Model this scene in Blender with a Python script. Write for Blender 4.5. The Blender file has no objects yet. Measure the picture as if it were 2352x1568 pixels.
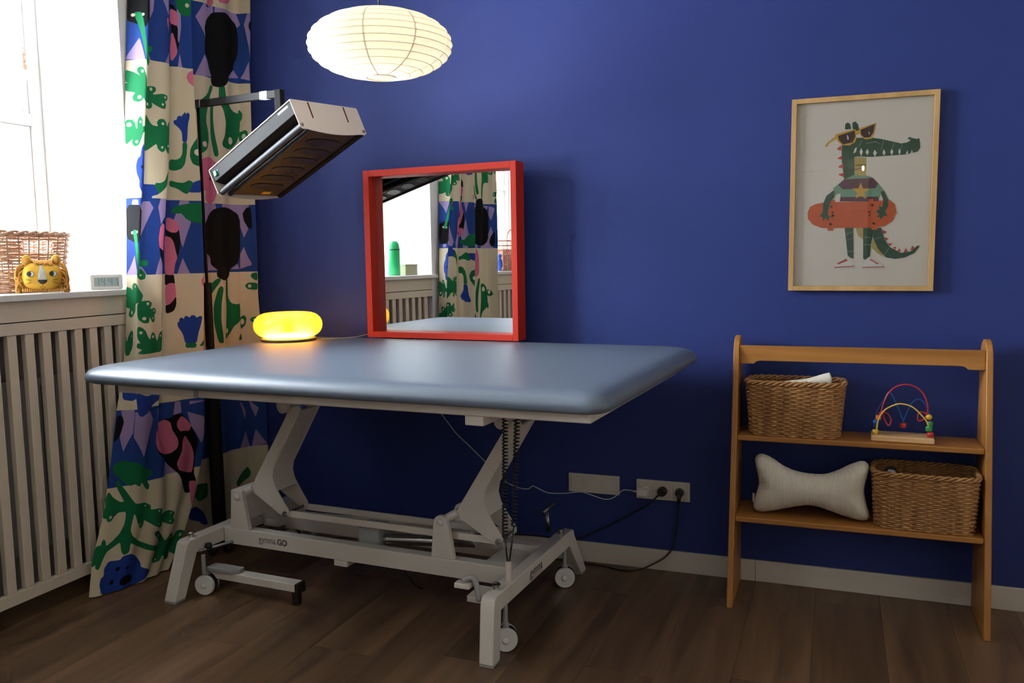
import bpy, bmesh, math, random
import numpy as np
from mathutils import Vector, Matrix

random.seed(7)
SC = bpy.context.scene
COL = SC.collection
PI = math.pi

# ------------------------------------------------------------------ camera
cam_data = bpy.data.cameras.new('camera')
cam_data.sensor_width = 36.0
cam_data.lens = 36.0 * 1943.4 / 2352.0
cam_data.clip_start = 0.05
cam = bpy.data.objects.new('camera', cam_data)
COL.objects.link(cam)
yaw, pitch, roll = math.radians(21.015), math.radians(5.642), math.radians(-0.946)
fw = Vector((-math.sin(yaw) * math.cos(pitch), math.cos(yaw) * math.cos(pitch), -math.sin(pitch)))
rt = Vector((math.cos(yaw), math.sin(yaw), 0))
up = rt.cross(fw)
rt2 = math.cos(roll) * rt + math.sin(roll) * up
up2 = -math.sin(roll) * rt + math.cos(roll) * up
M = Matrix((rt2, up2, -fw)).transposed().to_4x4()
M.translation = (2.777, -3.430, 1.31)
cam.matrix_world = M
SC.camera = cam

# ------------------------------------------------------------------ overcast sky outside, window portals, exposure
SKY = 74.0
world = bpy.data.worlds.new('sky')
SC.world = world
world.use_nodes = True
bg = world.node_tree.nodes['Background']
bg.inputs['Color'].default_value = (0.86, 0.93, 1.0, 1)
bg.inputs['Strength'].default_value = SKY


def portal(y0, y1, z0, z1):
    ld = bpy.data.lights.new('window_portal', 'AREA')
    ld.shape = 'RECTANGLE'
    ld.size, ld.size_y = z1 - z0, y1 - y0
    ld.cycles.is_portal = True
    o = bpy.data.objects.new('window_portal', ld)
    COL.objects.link(o)
    o.location = (-0.56, (y0 + y1) / 2, (z0 + z1) / 2)
    o.rotation_euler = (0, -PI / 2, 0)


portal(-1.75, -0.65, 1.2, 2.6)
portal(-3.73, -2.63, 1.2, 2.6)
SC.view_settings.view_transform = 'Standard'
SC.view_settings.look = 'None'
SC.view_settings.exposure = 0.22
SC.view_settings.gamma = 1.0
SC.view_settings.use_curve_mapping = False
SC.cycles.use_denoising = True
SC.cycles.max_bounces = 7
SC.cycles.diffuse_bounces = 3
SC.cycles.glossy_bounces = 3
SC.cycles.use_adaptive_sampling = True
SC.cycles.adaptive_threshold = 0.08
SC.cycles.adaptive_min_samples = 16
SC.cycles.transmission_bounces = 5
SC.cycles.transparent_max_bounces = 12
SC.cycles.sample_clamp_indirect = 6.0
SC.cycles.caustics_reflective = False
SC.cycles.caustics_refractive = False


# ------------------------------------------------------------------ materials
def lin(h):
    h = h.lstrip('#')
    v = [int(h[i:i + 2], 16) / 255 for i in (0, 2, 4)]
    return tuple(((c + 0.055) / 1.055) ** 2.4 if c > 0.04045 else c / 12.92 for c in v)


def mat(name, color, rough=0.5, metal=0.0, vary=0.0, scale=20.0, bump=0.0, bscale=200.0, spec=0.5, stretch=(1, 1, 1), coat=0.0):
    """plain procedural material: base colour with a little noise variation and fine relief"""
    m = bpy.data.materials.new(name)
    m.use_nodes = True
    nt = m.node_tree
    b = nt.nodes['Principled BSDF']
    c = lin(color) if isinstance(color, str) else tuple(color)
    b.inputs['Base Color'].default_value = (*c, 1)
    b.inputs['Roughness'].default_value = rough
    b.inputs['Metallic'].default_value = metal
    b.inputs['Specular IOR Level'].default_value = spec
    b.inputs['Coat Weight'].default_value = coat
    tc = nt.nodes.new('ShaderNodeTexCoord')
    mp = nt.nodes.new('ShaderNodeMapping')
    mp.inputs['Scale'].default_value = stretch
    nt.links.new(tc.outputs['Object'], mp.inputs['Vector'])
    if vary:
        n = nt.nodes.new('ShaderNodeTexNoise')
        n.inputs['Scale'].default_value = scale
        n.inputs['Detail'].default_value = 2
        nt.links.new(mp.outputs[0], n.inputs['Vector'])
        r = nt.nodes.new('ShaderNodeMix')
        r.data_type = 'RGBA'
        r.inputs['A'].default_value = (*[x * (1 - vary) for x in c], 1)
        r.inputs['B'].default_value = (*[min(1, x * (1 + vary)) for x in c], 1)
        nt.links.new(n.outputs['Fac'], r.inputs['Factor'])
        nt.links.new(r.outputs['Result'], b.inputs['Base Color'])
    if bump:
        n2 = nt.nodes.new('ShaderNodeTexNoise')
        n2.inputs['Scale'].default_value = bscale
        n2.inputs['Detail'].default_value = 1
        nt.links.new(mp.outputs[0], n2.inputs['Vector'])
        bp = nt.nodes.new('ShaderNodeBump')
        bp.inputs['Strength'].default_value = bump
        bp.inputs['Distance'].default_value = 0.002
        nt.links.new(n2.outputs['Fac'], bp.inputs['Height'])
        nt.links.new(bp.outputs[0], b.inputs['Normal'])
    return m


def wood(name, c0, c1, rough=0.45, axis=0, scale=1.0, per_object=False):
    """wood with grain running along one object axis"""
    m = bpy.data.materials.new(name)
    m.use_nodes = True
    nt = m.node_tree
    b = nt.nodes['Principled BSDF']
    b.inputs['Roughness'].default_value = rough
    tc = nt.nodes.new('ShaderNodeTexCoord')
    mp = nt.nodes.new('ShaderNodeMapping')
    s = [14.0 * scale] * 3
    s[axis] = 1.1 * scale
    mp.inputs['Scale'].default_value = s
    nt.links.new(tc.outputs['Object'], mp.inputs['Vector'])
    src = mp.outputs[0]
    if per_object:
        oi = nt.nodes.new('ShaderNodeObjectInfo')
        ad = nt.nodes.new('ShaderNodeVectorMath')
        ad.operation = 'ADD'
        mul = nt.nodes.new('ShaderNodeMath')
        mul.operation = 'MULTIPLY'
        mul.inputs[1].default_value = 40.0
        nt.links.new(oi.outputs['Random'], mul.inputs[0])
        nt.links.new(src, ad.inputs[0])
        nt.links.new(mul.outputs[0], ad.inputs[1])
        src = ad.outputs[0]
    n = nt.nodes.new('ShaderNodeTexNoise')
    n.inputs['Scale'].default_value = 1.0
    n.inputs['Detail'].default_value = 5
    n.inputs['Roughness'].default_value = 0.6
    n.inputs['Distortion'].default_value = 0.6
    nt.links.new(src, n.inputs['Vector'])
    rp = nt.nodes.new('ShaderNodeValToRGB')
    rp.color_ramp.elements[0].position = 0.32
    rp.color_ramp.elements[1].position = 0.68
    rp.color_ramp.elements[0].color = (*lin(c0), 1)
    rp.color_ramp.elements[1].color = (*lin(c1), 1)
    nt.links.new(n.outputs['Fac'], rp.inputs['Fac'])
    out = rp.outputs['Color']
    if per_object:
        k = nt.nodes.new('ShaderNodeTexNoise')            # dark knots drawn out along the grain
        k.inputs['Scale'].default_value = 0.42
        k.inputs['Detail'].default_value = 2
        nt.links.new(src, k.inputs['Vector'])
        kr = nt.nodes.new('ShaderNodeMapRange')
        kr.inputs['From Min'].default_value = 0.58
        kr.inputs['From Max'].default_value = 0.76
        kr.inputs['To Min'].default_value = 1.0
        kr.inputs['To Max'].default_value = 0.45
        nt.links.new(k.outputs['Fac'], kr.inputs['Value'])
        v = nt.nodes.new('ShaderNodeMath')
        v.operation = 'MULTIPLY_ADD'
        nt.links.new(oi.outputs['Random'], v.inputs[0])
        v.inputs[1].default_value = 0.3
        v.inputs[2].default_value = 0.85
        pr = nt.nodes.new('ShaderNodeMath')
        pr.operation = 'MULTIPLY'
        nt.links.new(kr.outputs[0], pr.inputs[0])
        nt.links.new(v.outputs[0], pr.inputs[1])
        h = nt.nodes.new('ShaderNodeHueSaturation')
        nt.links.new(pr.outputs[0], h.inputs['Value'])
        nt.links.new(out, h.inputs['Color'])
        out = h.outputs['Color']
    nt.links.new(out, b.inputs['Base Color'])
    bp = nt.nodes.new('ShaderNodeBump')
    bp.inputs['Strength'].default_value = 0.15
    bp.inputs['Distance'].default_value = 0.001
    nt.links.new(n.outputs['Fac'], bp.inputs['Height'])
    nt.links.new(bp.outputs[0], b.inputs['Normal'])
    return m


def pane_mat(name, reflect=1.0, tint=(1, 1, 1)):
    """thin clear pane: what lies behind it shows, with a mirror reflection on top"""
    m = bpy.data.materials.new(name)
    m.use_nodes = True
    nt = m.node_tree
    nt.nodes.clear()
    out = nt.nodes.new('ShaderNodeOutputMaterial')
    tr = nt.nodes.new('ShaderNodeBsdfTransparent')
    tr.inputs['Color'].default_value = (*tint, 1)
    gl = nt.nodes.new('ShaderNodeBsdfGlossy')
    gl.inputs['Roughness'].default_value = 0.0
    fr = nt.nodes.new('ShaderNodeFresnel')
    fr.inputs['IOR'].default_value = 1.5
    mu = nt.nodes.new('ShaderNodeMath')
    mu.operation = 'MULTIPLY'
    mu.inputs[1].default_value = reflect
    mx = nt.nodes.new('ShaderNodeMixShader')
    nt.links.new(fr.outputs[0], mu.inputs[0])
    nt.links.new(mu.outputs[0], mx.inputs[0])
    nt.links.new(tr.outputs[0], mx.inputs[1])
    nt.links.new(gl.outputs[0], mx.inputs[2])
    nt.links.new(mx.outputs[0], out.inputs['Surface'])
    return m


def glow_mat(name, color, strength):
    m = bpy.data.materials.new(name)
    m.use_nodes = True
    nt = m.node_tree
    nt.nodes.clear()
    out = nt.nodes.new('ShaderNodeOutputMaterial')
    e = nt.nodes.new('ShaderNodeEmission')
    e.inputs['Color'].default_value = (*color, 1)
    e.inputs['Strength'].default_value = strength
    nt.links.new(e.outputs[0], out.inputs['Surface'])
    return m


def shade_mat(name, color, gloss=0.0, diffuse=0.4, rough=0.15, forward=0.0, fcol=(1, 1, 1)):
    """translucent lamp shade lit from inside"""
    m = bpy.data.materials.new(name)
    m.use_nodes = True
    nt = m.node_tree
    nt.nodes.clear()
    out = nt.nodes.new('ShaderNodeOutputMaterial')
    t = nt.nodes.new('ShaderNodeBsdfTranslucent')
    t.inputs['Color'].default_value = (*color, 1)
    d = nt.nodes.new('ShaderNodeBsdfDiffuse')
    d.inputs['Color'].default_value = (*color, 1)
    mx = nt.nodes.new('ShaderNodeMixShader')
    mx.inputs[0].default_value = diffuse
    nt.links.new(t.outputs[0], mx.inputs[1])
    nt.links.new(d.outputs[0], mx.inputs[2])
    last = mx
    if forward:                                            # opal glass also passes some light on in its direction
        rf = nt.nodes.new('ShaderNodeBsdfRefraction')
        rf.inputs['Color'].default_value = (*fcol, 1)
        rf.inputs['Roughness'].default_value = 0.62
        rf.inputs['IOR'].default_value = 1.22
        mf = nt.nodes.new('ShaderNodeMixShader')
        mf.inputs[0].default_value = forward
        nt.links.new(mx.outputs[0], mf.inputs[1])
        nt.links.new(rf.outputs[0], mf.inputs[2])
        last = mx = mf
    if gloss:
        g = nt.nodes.new('ShaderNodeBsdfGlossy')
        g.inputs['Roughness'].default_value = rough
        fr = nt.nodes.new('ShaderNodeFresnel')
        fr.inputs['IOR'].default_value = 1.45
        mu = nt.nodes.new('ShaderNodeMath')
        mu.operation = 'MULTIPLY'
        mu.inputs[1].default_value = gloss
        m2 = nt.nodes.new('ShaderNodeMixShader')
        nt.links.new(fr.outputs[0], mu.inputs[0])
        nt.links.new(mu.outputs[0], m2.inputs[0])
        nt.links.new(mx.outputs[0], m2.inputs[1])
        nt.links.new(g.outputs[0], m2.inputs[2])
        last = m2
    nt.links.new(last.outputs[0], out.inputs['Surface'])
    return m


M_ = {
    'blue_wall': mat('blue_wall_paint', (0.0172, 0.0335, 0.172), 0.62, vary=0.05, scale=3, bump=0.25, bscale=260, spec=0.35),
    'white_wall': mat('white_wall_paint', (0.47, 0.43, 0.37), 0.8, vary=0.02, scale=3),
    'reveal': mat('white_reveal_paint', (0.90, 0.89, 0.87), 0.7, vary=0.02, scale=4),
    'ceiling': mat('ceiling_paint', (0.62, 0.58, 0.52), 0.85, vary=0.02, scale=3),
    'white_gloss': mat('white_gloss_paint', (0.68, 0.585, 0.465), 0.4, vary=0.03, scale=6, bump=0.08, bscale=40),
    'sill': mat('sill_paint', (0.76, 0.74, 0.70), 0.35, vary=0.05, scale=9),
    'frame_white': mat('window_paint', (0.82, 0.82, 0.80), 0.4, vary=0.02, scale=6),
    'skirting': mat('skirting_paint', (0.60, 0.54, 0.47), 0.45, vary=0.03, scale=5),
    'subfloor': mat('subfloor', (0.06, 0.04, 0.03), 0.8, vary=0.1),
    'plank': wood('vinyl_oak_plank', '#4f3a29', '#7d5f44', 0.38, axis=1, scale=0.8, per_object=True),
    'shelf_wood': wood('oiled_beech', '#8f5b24', '#b0783a', 0.42, axis=0, scale=0.8),
    'shelf_side': wood('oiled_beech_side', '#8f5b24', '#b0783a', 0.42, axis=2, scale=0.8),
    'frame_oak': wood('oak_frame', '#a9834e', '#c6a06a', 0.5, axis=2, scale=1.0),
    'toy_wood': wood('toy_beech', '#c29765', '#dcb585', 0.45, axis=0, scale=1.5),
    'table_white': mat('white_powder_coat', (0.66, 0.61, 0.55), 0.38, vary=0.02, scale=12, bump=0.05, bscale=500),
    'pad': mat('blue_grey_vinyl', (0.115, 0.145, 0.190), 0.40, vary=0.03, scale=30, bump=0.12, bscale=700, spec=0.55),
    'chrome': mat('brushed_steel', (0.55, 0.55, 0.55), 0.25, 1.0, vary=0.05),
    'dark_steel': mat('dark_steel', (0.22, 0.22, 0.23), 0.35, 0.9, vary=0.05),
    'black': mat('black_plastic', (0.012, 0.012, 0.013), 0.4, vary=0.05),
    'black_metal': mat('black_metal', (0.012, 0.0115, 0.011), 0.55, 0.0, vary=0.05, spec=0.06),
    'grey_plastic': mat('grey_plastic', (0.34, 0.34, 0.34), 0.5, vary=0.03),
    'white_plastic': mat('white_plastic', (0.74, 0.72, 0.69), 0.4, vary=0.02),
    'socket': mat('socket_plastic', (0.62, 0.57, 0.50), 0.35, vary=0.02),
    'socket_line': mat('socket_recess', (0.36, 0.34, 0.31), 0.5, vary=0.02),
    'lettering': mat('grey_lettering', (0.10, 0.09, 0.09), 0.5, vary=0.02),
    'red_line': mat('red_lettering', (0.45, 0.05, 0.05), 0.5, vary=0.02),
    'red': mat('red_lacquer', (0.56, 0.030, 0.013), 0.5, vary=0.04, scale=10, bump=0.05, spec=0.25),
    'cable_white': mat('white_cable', (0.62, 0.62, 0.62), 0.5, vary=0.02),
    'shell': mat('white_lamp_sheet', (0.70, 0.60, 0.52), 0.5, vary=0.02),
    'silver': mat('grey_anodised_sheet', (0.022, 0.024, 0.028), 0.45, 0.0, vary=0.08, scale=40, spec=0.12, stretch=(0.1, 1, 1)),
    'label': mat('paper_label', (0.82, 0.84, 0.88), 0.6, vary=0.02),
    'green_switch': mat('green_switch', (0.02, 0.42, 0.22), 0.35, vary=0.03),
    'blue_led': mat('blue_indicator', (0.16, 0.26, 0.60), 0.3, vary=0.03),
    'yellow_label': mat('yellow_label', (0.85, 0.48, 0.03), 0.5, vary=0.03),
    'slot': mat('dark_red_slot', (0.10, 0.008, 0.006), 0.6, vary=0.05),
    'brass': mat('bronze_screw', (0.36, 0.28, 0.20), 0.35, 1.0, vary=0.05),
    'lamp_inside': mat('dark_reflector', (0.010, 0.007, 0.006), 0.6, 0.0, vary=0.1),
    'wicker': wood('willow_wicker', '#8a5c34', '#c08f58', 0.55, axis=2, scale=3.0),
    'wicker_pale': wood('pale_willow', '#8f5d4a', '#d3ac8a', 0.5, axis=2, scale=3.0),
    'cotton': mat('cream_cotton', (0.72, 0.68, 0.58), 0.85, vary=0.06, scale=30, bump=0.2, bscale=300),
    'lion': mat('mustard_cotton', (0.68, 0.36, 0.035), 0.85, vary=0.10, scale=25, bump=0.2, bscale=350),
    'lion_ear': mat('mustard_velour', (0.62, 0.36, 0.05), 0.9, vary=0.12, scale=25),
    'mane': mat('amber_yarn', (0.58, 0.27, 0.05), 0.9, vary=0.25, scale=60),
    'ink': mat('black_print', (0.012, 0.010, 0.012), 0.6, vary=0.02),
    'white_print': mat('white_print', (0.82, 0.80, 0.78), 0.6, vary=0.02),
    'grey_print': mat('pale_grey_print', (0.56, 0.55, 0.54), 0.7, vary=0.03),
    'lcd': mat('lcd_screen', (0.30, 0.38, 0.37), 0.25, vary=0.03),
    'lcd_ink': mat('lcd_digit', (0.08, 0.12, 0.13), 0.4, vary=0.02),
    'bead_wood': mat('wooden_bead', (0.45, 0.27, 0.18), 0.45, vary=0.12, scale=60),
    'bead_red': mat('red_bead', (0.50, 0.025, 0.02), 0.3, vary=0.03),
    'bead_blue': mat('blue_bead', (0.01, 0.10, 0.42), 0.3, vary=0.03),
    'bead_navy': mat('navy_bead', (0.02, 0.02, 0.10), 0.3, vary=0.03),
    'bead_yellow': mat('yellow_bead', (0.70, 0.45, 0.03), 0.3, vary=0.03),
    'bead_green': mat('green_bead', (0.03, 0.28, 0.08), 0.3, vary=0.03),
    'bead_orange': mat('orange_bead', (0.75, 0.17, 0.05), 0.3, vary=0.03),
    'wire_red': mat('red_wire', (0.50, 0.02, 0.03), 0.35, vary=0.03),
    'wire_yellow': mat('yellow_wire', (0.75, 0.50, 0.06), 0.35, vary=0.03),
    'wire_blue': mat('blue_wire', (0.01, 0.10, 0.40), 0.35, vary=0.03),
    'radiator': mat('radiator_enamel', (0.30, 0.30, 0.29), 0.5, vary=0.04),
    'niche': mat('niche_grey', (0.34, 0.32, 0.30), 0.9, vary=0.06),
    'green_bottle': mat('green_bottle', (0.015, 0.40, 0.13), 0.35, vary=0.04),
    'pink_box': mat('dusty_pink_box', (0.62, 0.28, 0.24), 0.6, vary=0.04),
    'blue_toy': mat('blue_fabric', (0.03, 0.10, 0.50), 0.7, vary=0.05),
    'olive_box': mat('olive_box', (0.42, 0.40, 0.26), 0.6, vary=0.06),
    'door': mat('door_paint', (0.80, 0.79, 0.76), 0.4, vary=0.02),
    'window_pane': pane_mat('window_glass', 0.8),
    'picture_pane': pane_mat('picture_glass', 0.6),
}
mm = bpy.data.materials.new('mirror_silver')
mm.use_nodes = True
mm.node_tree.nodes['Principled BSDF'].inputs['Base Color'].default_value = (0.92, 0.93, 0.93, 1)
mm.node_tree.nodes['Principled BSDF'].inputs['Metallic'].default_value = 1.0
mm.node_tree.nodes['Principled BSDF'].inputs['Roughness'].default_value = 0.0
M_['mirror'] = mm


# ------------------------------------------------------------------ geometry helpers
class MB:
    """collects shapes; build() links them as ONE mesh object"""

    def __init__(self):
        self.v, self.f, self.mi = [], [], []
        self.cur = 0

    def _add(self, vs, fs):
        b = len(self.v)
        self.v += [tuple(p) for p in vs]
        self.f += [tuple(i + b for i in f) for f in fs]
        self.mi += [self.cur] * len(fs)
        return self

    def box(self, x0, x1, y0, y1, z0, z1):
        vs = [(x, y, z) for z in (z0, z1) for y in (y0, y1) for x in (x0, x1)]
        return self._add(vs, [(0, 2, 3, 1), (4, 5, 7, 6), (0, 1, 5, 4), (2, 6, 7, 3), (0, 4, 6, 2), (1, 3, 7, 5)])

    def prism(self, poly, a, b, plane='xz'):
        """polygon in the given plane, extruded from a to b along the third axis"""
        def P(p, t):
            return {'xz': (p[0], t, p[1]), 'yz': (t, p[0], p[1]), 'xy': (p[0], p[1], t)}[plane]
        n = len(poly)
        vs = [P(p, a) for p in poly] + [P(p, b) for p in poly]
        fs = [tuple(range(n))[::-1], tuple(range(n, 2 * n))]
        fs += [(i, (i + 1) % n, n + (i + 1) % n, n + i) for i in range(n)]
        return self._add(vs, fs)

    def tube(self, path, r, n=8, closed=False, flat=1.0):
        path = [Vector(p) for p in path]
        m = len(path)
        rr = r if isinstance(r, (list, tuple)) else [r] * m
        vs, fs = [], []
        ref = None
        for i, p in enumerate(path):
            if closed:
                t = path[(i + 1) % m] - path[i - 1]
            else:
                t = path[min(i + 1, m - 1)] - path[max(i - 1, 0)]
            t = t.normalized() if t.length > 1e-9 else Vector((0, 0, 1))
            if ref is None:
                ref = Vector((0, 0, 1)) if abs(t.z) < 0.9 else Vector((1, 0, 0))
            s = (ref - t * ref.dot(t))
            s = s.normalized() if s.length > 1e-6 else t.orthogonal().normalized()
            ref = s
            w = t.cross(s)
            for k in range(n):
                a = 2 * PI * k / n
                vs.append(p + (s * math.cos(a) * flat + w * math.sin(a)) * rr[i])
        segs = m if closed else m - 1
        for i in range(segs):
            j = (i + 1) % m
            for k in range(n):
                l = (k + 1) % n
                fs.append((i * n + k, i * n + l, j * n + l, j * n + k))
        if not closed:
            fs.append(tuple(range(n))[::-1])
            fs.append(tuple((m - 1) * n + k for k in range(n)))
        return self._add(vs, fs)

    def lathe(self, prof, n=32, c=(0, 0, 0), axis='z', cap=True):
        vs, fs = [], []
        for r, h in prof:
            for k in range(n):
                a = 2 * PI * k / n
                x, y = r * math.cos(a), r * math.sin(a)
                q = {'z': (x, y, h), 'y': (x, h, -y), 'x': (h, x, y)}[axis]
                vs.append((q[0] + c[0], q[1] + c[1], q[2] + c[2]))
        for i in range(len(prof) - 1):
            for k in range(n):
                l = (k + 1) % n
                fs.append((i * n + k, i * n + l, (i + 1) * n + l, (i + 1) * n + k))
        if cap:
            fs.append(tuple(range(n))[::-1])
            fs.append(tuple((len(prof) - 1) * n + k for k in range(n)))
        return self._add(vs, fs)

    def ball(self, c, rx, ry=None, rz=None, n=14, m=8):
        ry = rx if ry is None else ry
        rz = rx if rz is None else rz
        vs, fs = [], []
        for i in range(m + 1):
            t = PI * (0.02 + 0.96 * i / m)
            for k in range(n):
                a = 2 * PI * k / n
                vs.append((c[0] + rx * math.sin(t) * math.cos(a), c[1] + ry * math.sin(t) * math.sin(a), c[2] - rz * math.cos(t)))
        for i in range(m):
            for k in range(n):
                l = (k + 1) % n
                fs.append((i * n + k, i * n + l, (i + 1) * n + l, (i + 1) * n + k))
        fs.append(tuple(range(n))[::-1])
        fs.append(tuple(m * n + k for k in range(n)))
        return self._add(vs, fs)

    def face(self, pts):
        return self._add(pts, [tuple(range(len(pts)))])

    def mesh(self, name, mats, smooth=False):
        me = bpy.data.meshes.new(name)
        me.from_pydata(self.v, [], self.f)
        for m in (mats if isinstance(mats, (list, tuple)) else [mats]):
            me.materials.append(M_[m] if isinstance(m, str) else m)
        if any(self.mi):
            me.polygons.foreach_set('material_index', self.mi)
        bm = bmesh.new()
        bm.from_mesh(me)
        bmesh.ops.recalc_face_normals(bm, faces=bm.faces)
        bm.to_mesh(me)
        bm.free()
        if smooth:
            me.polygons.foreach_set('use_smooth', [True] * len(me.polygons))
        return me

    def build(self, name, mats, parent=None, smooth=False, bevel=0.0, seg=2, auto=False):
        me = self.mesh(name, mats, smooth or bevel > 0)
        o = bpy.data.objects.new(name, me)
        COL.objects.link(o)
        o.parent = parent
        if bevel:
            b = o.modifiers.new('bevel', 'BEVEL')
            b.width = bevel
            b.segments = seg
            b.limit_method = 'ANGLE'
            b.angle_limit = math.radians(40)
            b.harden_normals = True
        elif auto:
            w = o.modifiers.new('edges', 'EDGE_SPLIT')
            w.split_angle = math.radians(40)
        return o


def tag(o, label=None, category=None, group=None, kind=None):
    for k, v in (('label', label), ('category', category), ('group', group), ('kind', kind)):
        if v:
            o[k] = v
    return o


def thing(name, label, category, loc=(0, 0, 0), rz=0.0, group=None, matrix=None):
    o = bpy.data.objects.new(name, None)
    o.empty_display_size = 0.05
    COL.objects.link(o)
    if matrix is not None:
        o.matrix_world = matrix
    else:
        o.location = loc
        o.rotation_euler = (0, 0, rz)
    return tag(o, label, category, group)


def struct_empty(name, loc=(0, 0, 0)):
    o = bpy.data.objects.new(name, None)
    o.empty_display_size = 0.05
    COL.objects.link(o)
    o.location = loc
    o['kind'] = 'structure'
    return o


def children_of(o):
    return [c for c in COL.objects if c.parent == o]


def copy_tree(o, parent=None):
    c = o.copy()
    COL.objects.link(c)
    c.parent = parent
    for ch in children_of(o):
        copy_tree(ch, c)
    return c


def spline(pts, n=8, closed=False):
    """Catmull-Rom through the points"""
    P = [Vector(p) for p in pts]
    m = len(P)
    out = []
    for i in range(m if closed else m - 1):
        if closed:
            a, b, c, d = P[i - 1], P[i], P[(i + 1) % m], P[(i + 2) % m]
        else:
            a, b, c, d = P[max(i - 1, 0)], P[i], P[i + 1], P[min(i + 2, m - 1)]
        for k in range(n):
            t = k / n
            out.append(0.5 * ((2 * b) + (c - a) * t + (2 * a - 5 * b + 4 * c - d) * t * t + (3 * b - a - 3 * c + d) * t ** 3))
    if not closed:
        out.append(P[-1])
    return out


def cushion(outline, spine, zc, thick, rings=9):
    """stuffed shape: closed outline in the xz plane, swollen along y about a horizontal spine"""
    mb = MB()
    n = len(outline)
    vs, fs = [], []
    for side in (-1, 1):
        for i in range(rings):
            k = i / (rings - 1)
            for (x, z) in outline:
                cx = max(-spine, min(spine, x))
                q = 1 - k
                vs.append((cx + (x - cx) * q, side * thick * math.sqrt(max(0, 1 - q * q)) * 0.5, zc + (z - zc) * q))
    for s in (0, 1):
        o = s * rings * n
        for i in range(rings - 1):
            for k in range(n):
                l = (k + 1) % n
                fs.append((o + i * n + k, o + i * n + l, o + (i + 1) * n + l, o + (i + 1) * n + k))
    mb._add(vs, fs)
    return mb


def weld(o, d=0.0004):
    bm = bmesh.new()
    bm.from_mesh(o.data)
    bmesh.ops.remove_doubles(bm, verts=bm.verts, dist=d)
    bmesh.ops.recalc_face_normals(bm, faces=bm.faces)
    bm.to_mesh(o.data)
    bm.free()
    return o


def text_mesh(txt, size, mat_name, parent, name, matrix, bold=0.0, width=1.0):
    cu = bpy.data.curves.new(name, 'FONT')
    cu.body = txt
    cu.size = size
    cu.extrude = 0.0002
    cu.offset = bold
    cu.align_x = 'LEFT'
    t = bpy.data.objects.new(name, cu)
    COL.objects.link(t)
    bpy.context.view_layer.update()
    me = bpy.data.meshes.new_from_object(t.evaluated_get(bpy.context.evaluated_depsgraph_get()))
    bpy.data.objects.remove(t)
    bpy.data.curves.remove(cu)
    me.name = name
    me.transform(Matrix.Diagonal((width, 1, 1, 1)))
    me.transform(matrix)
    me.materials.clear()
    me.materials.append(M_[mat_name])
    o = bpy.data.objects.new(name, me)
    COL.objects.link(o)
    o.parent = parent
    return o


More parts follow.
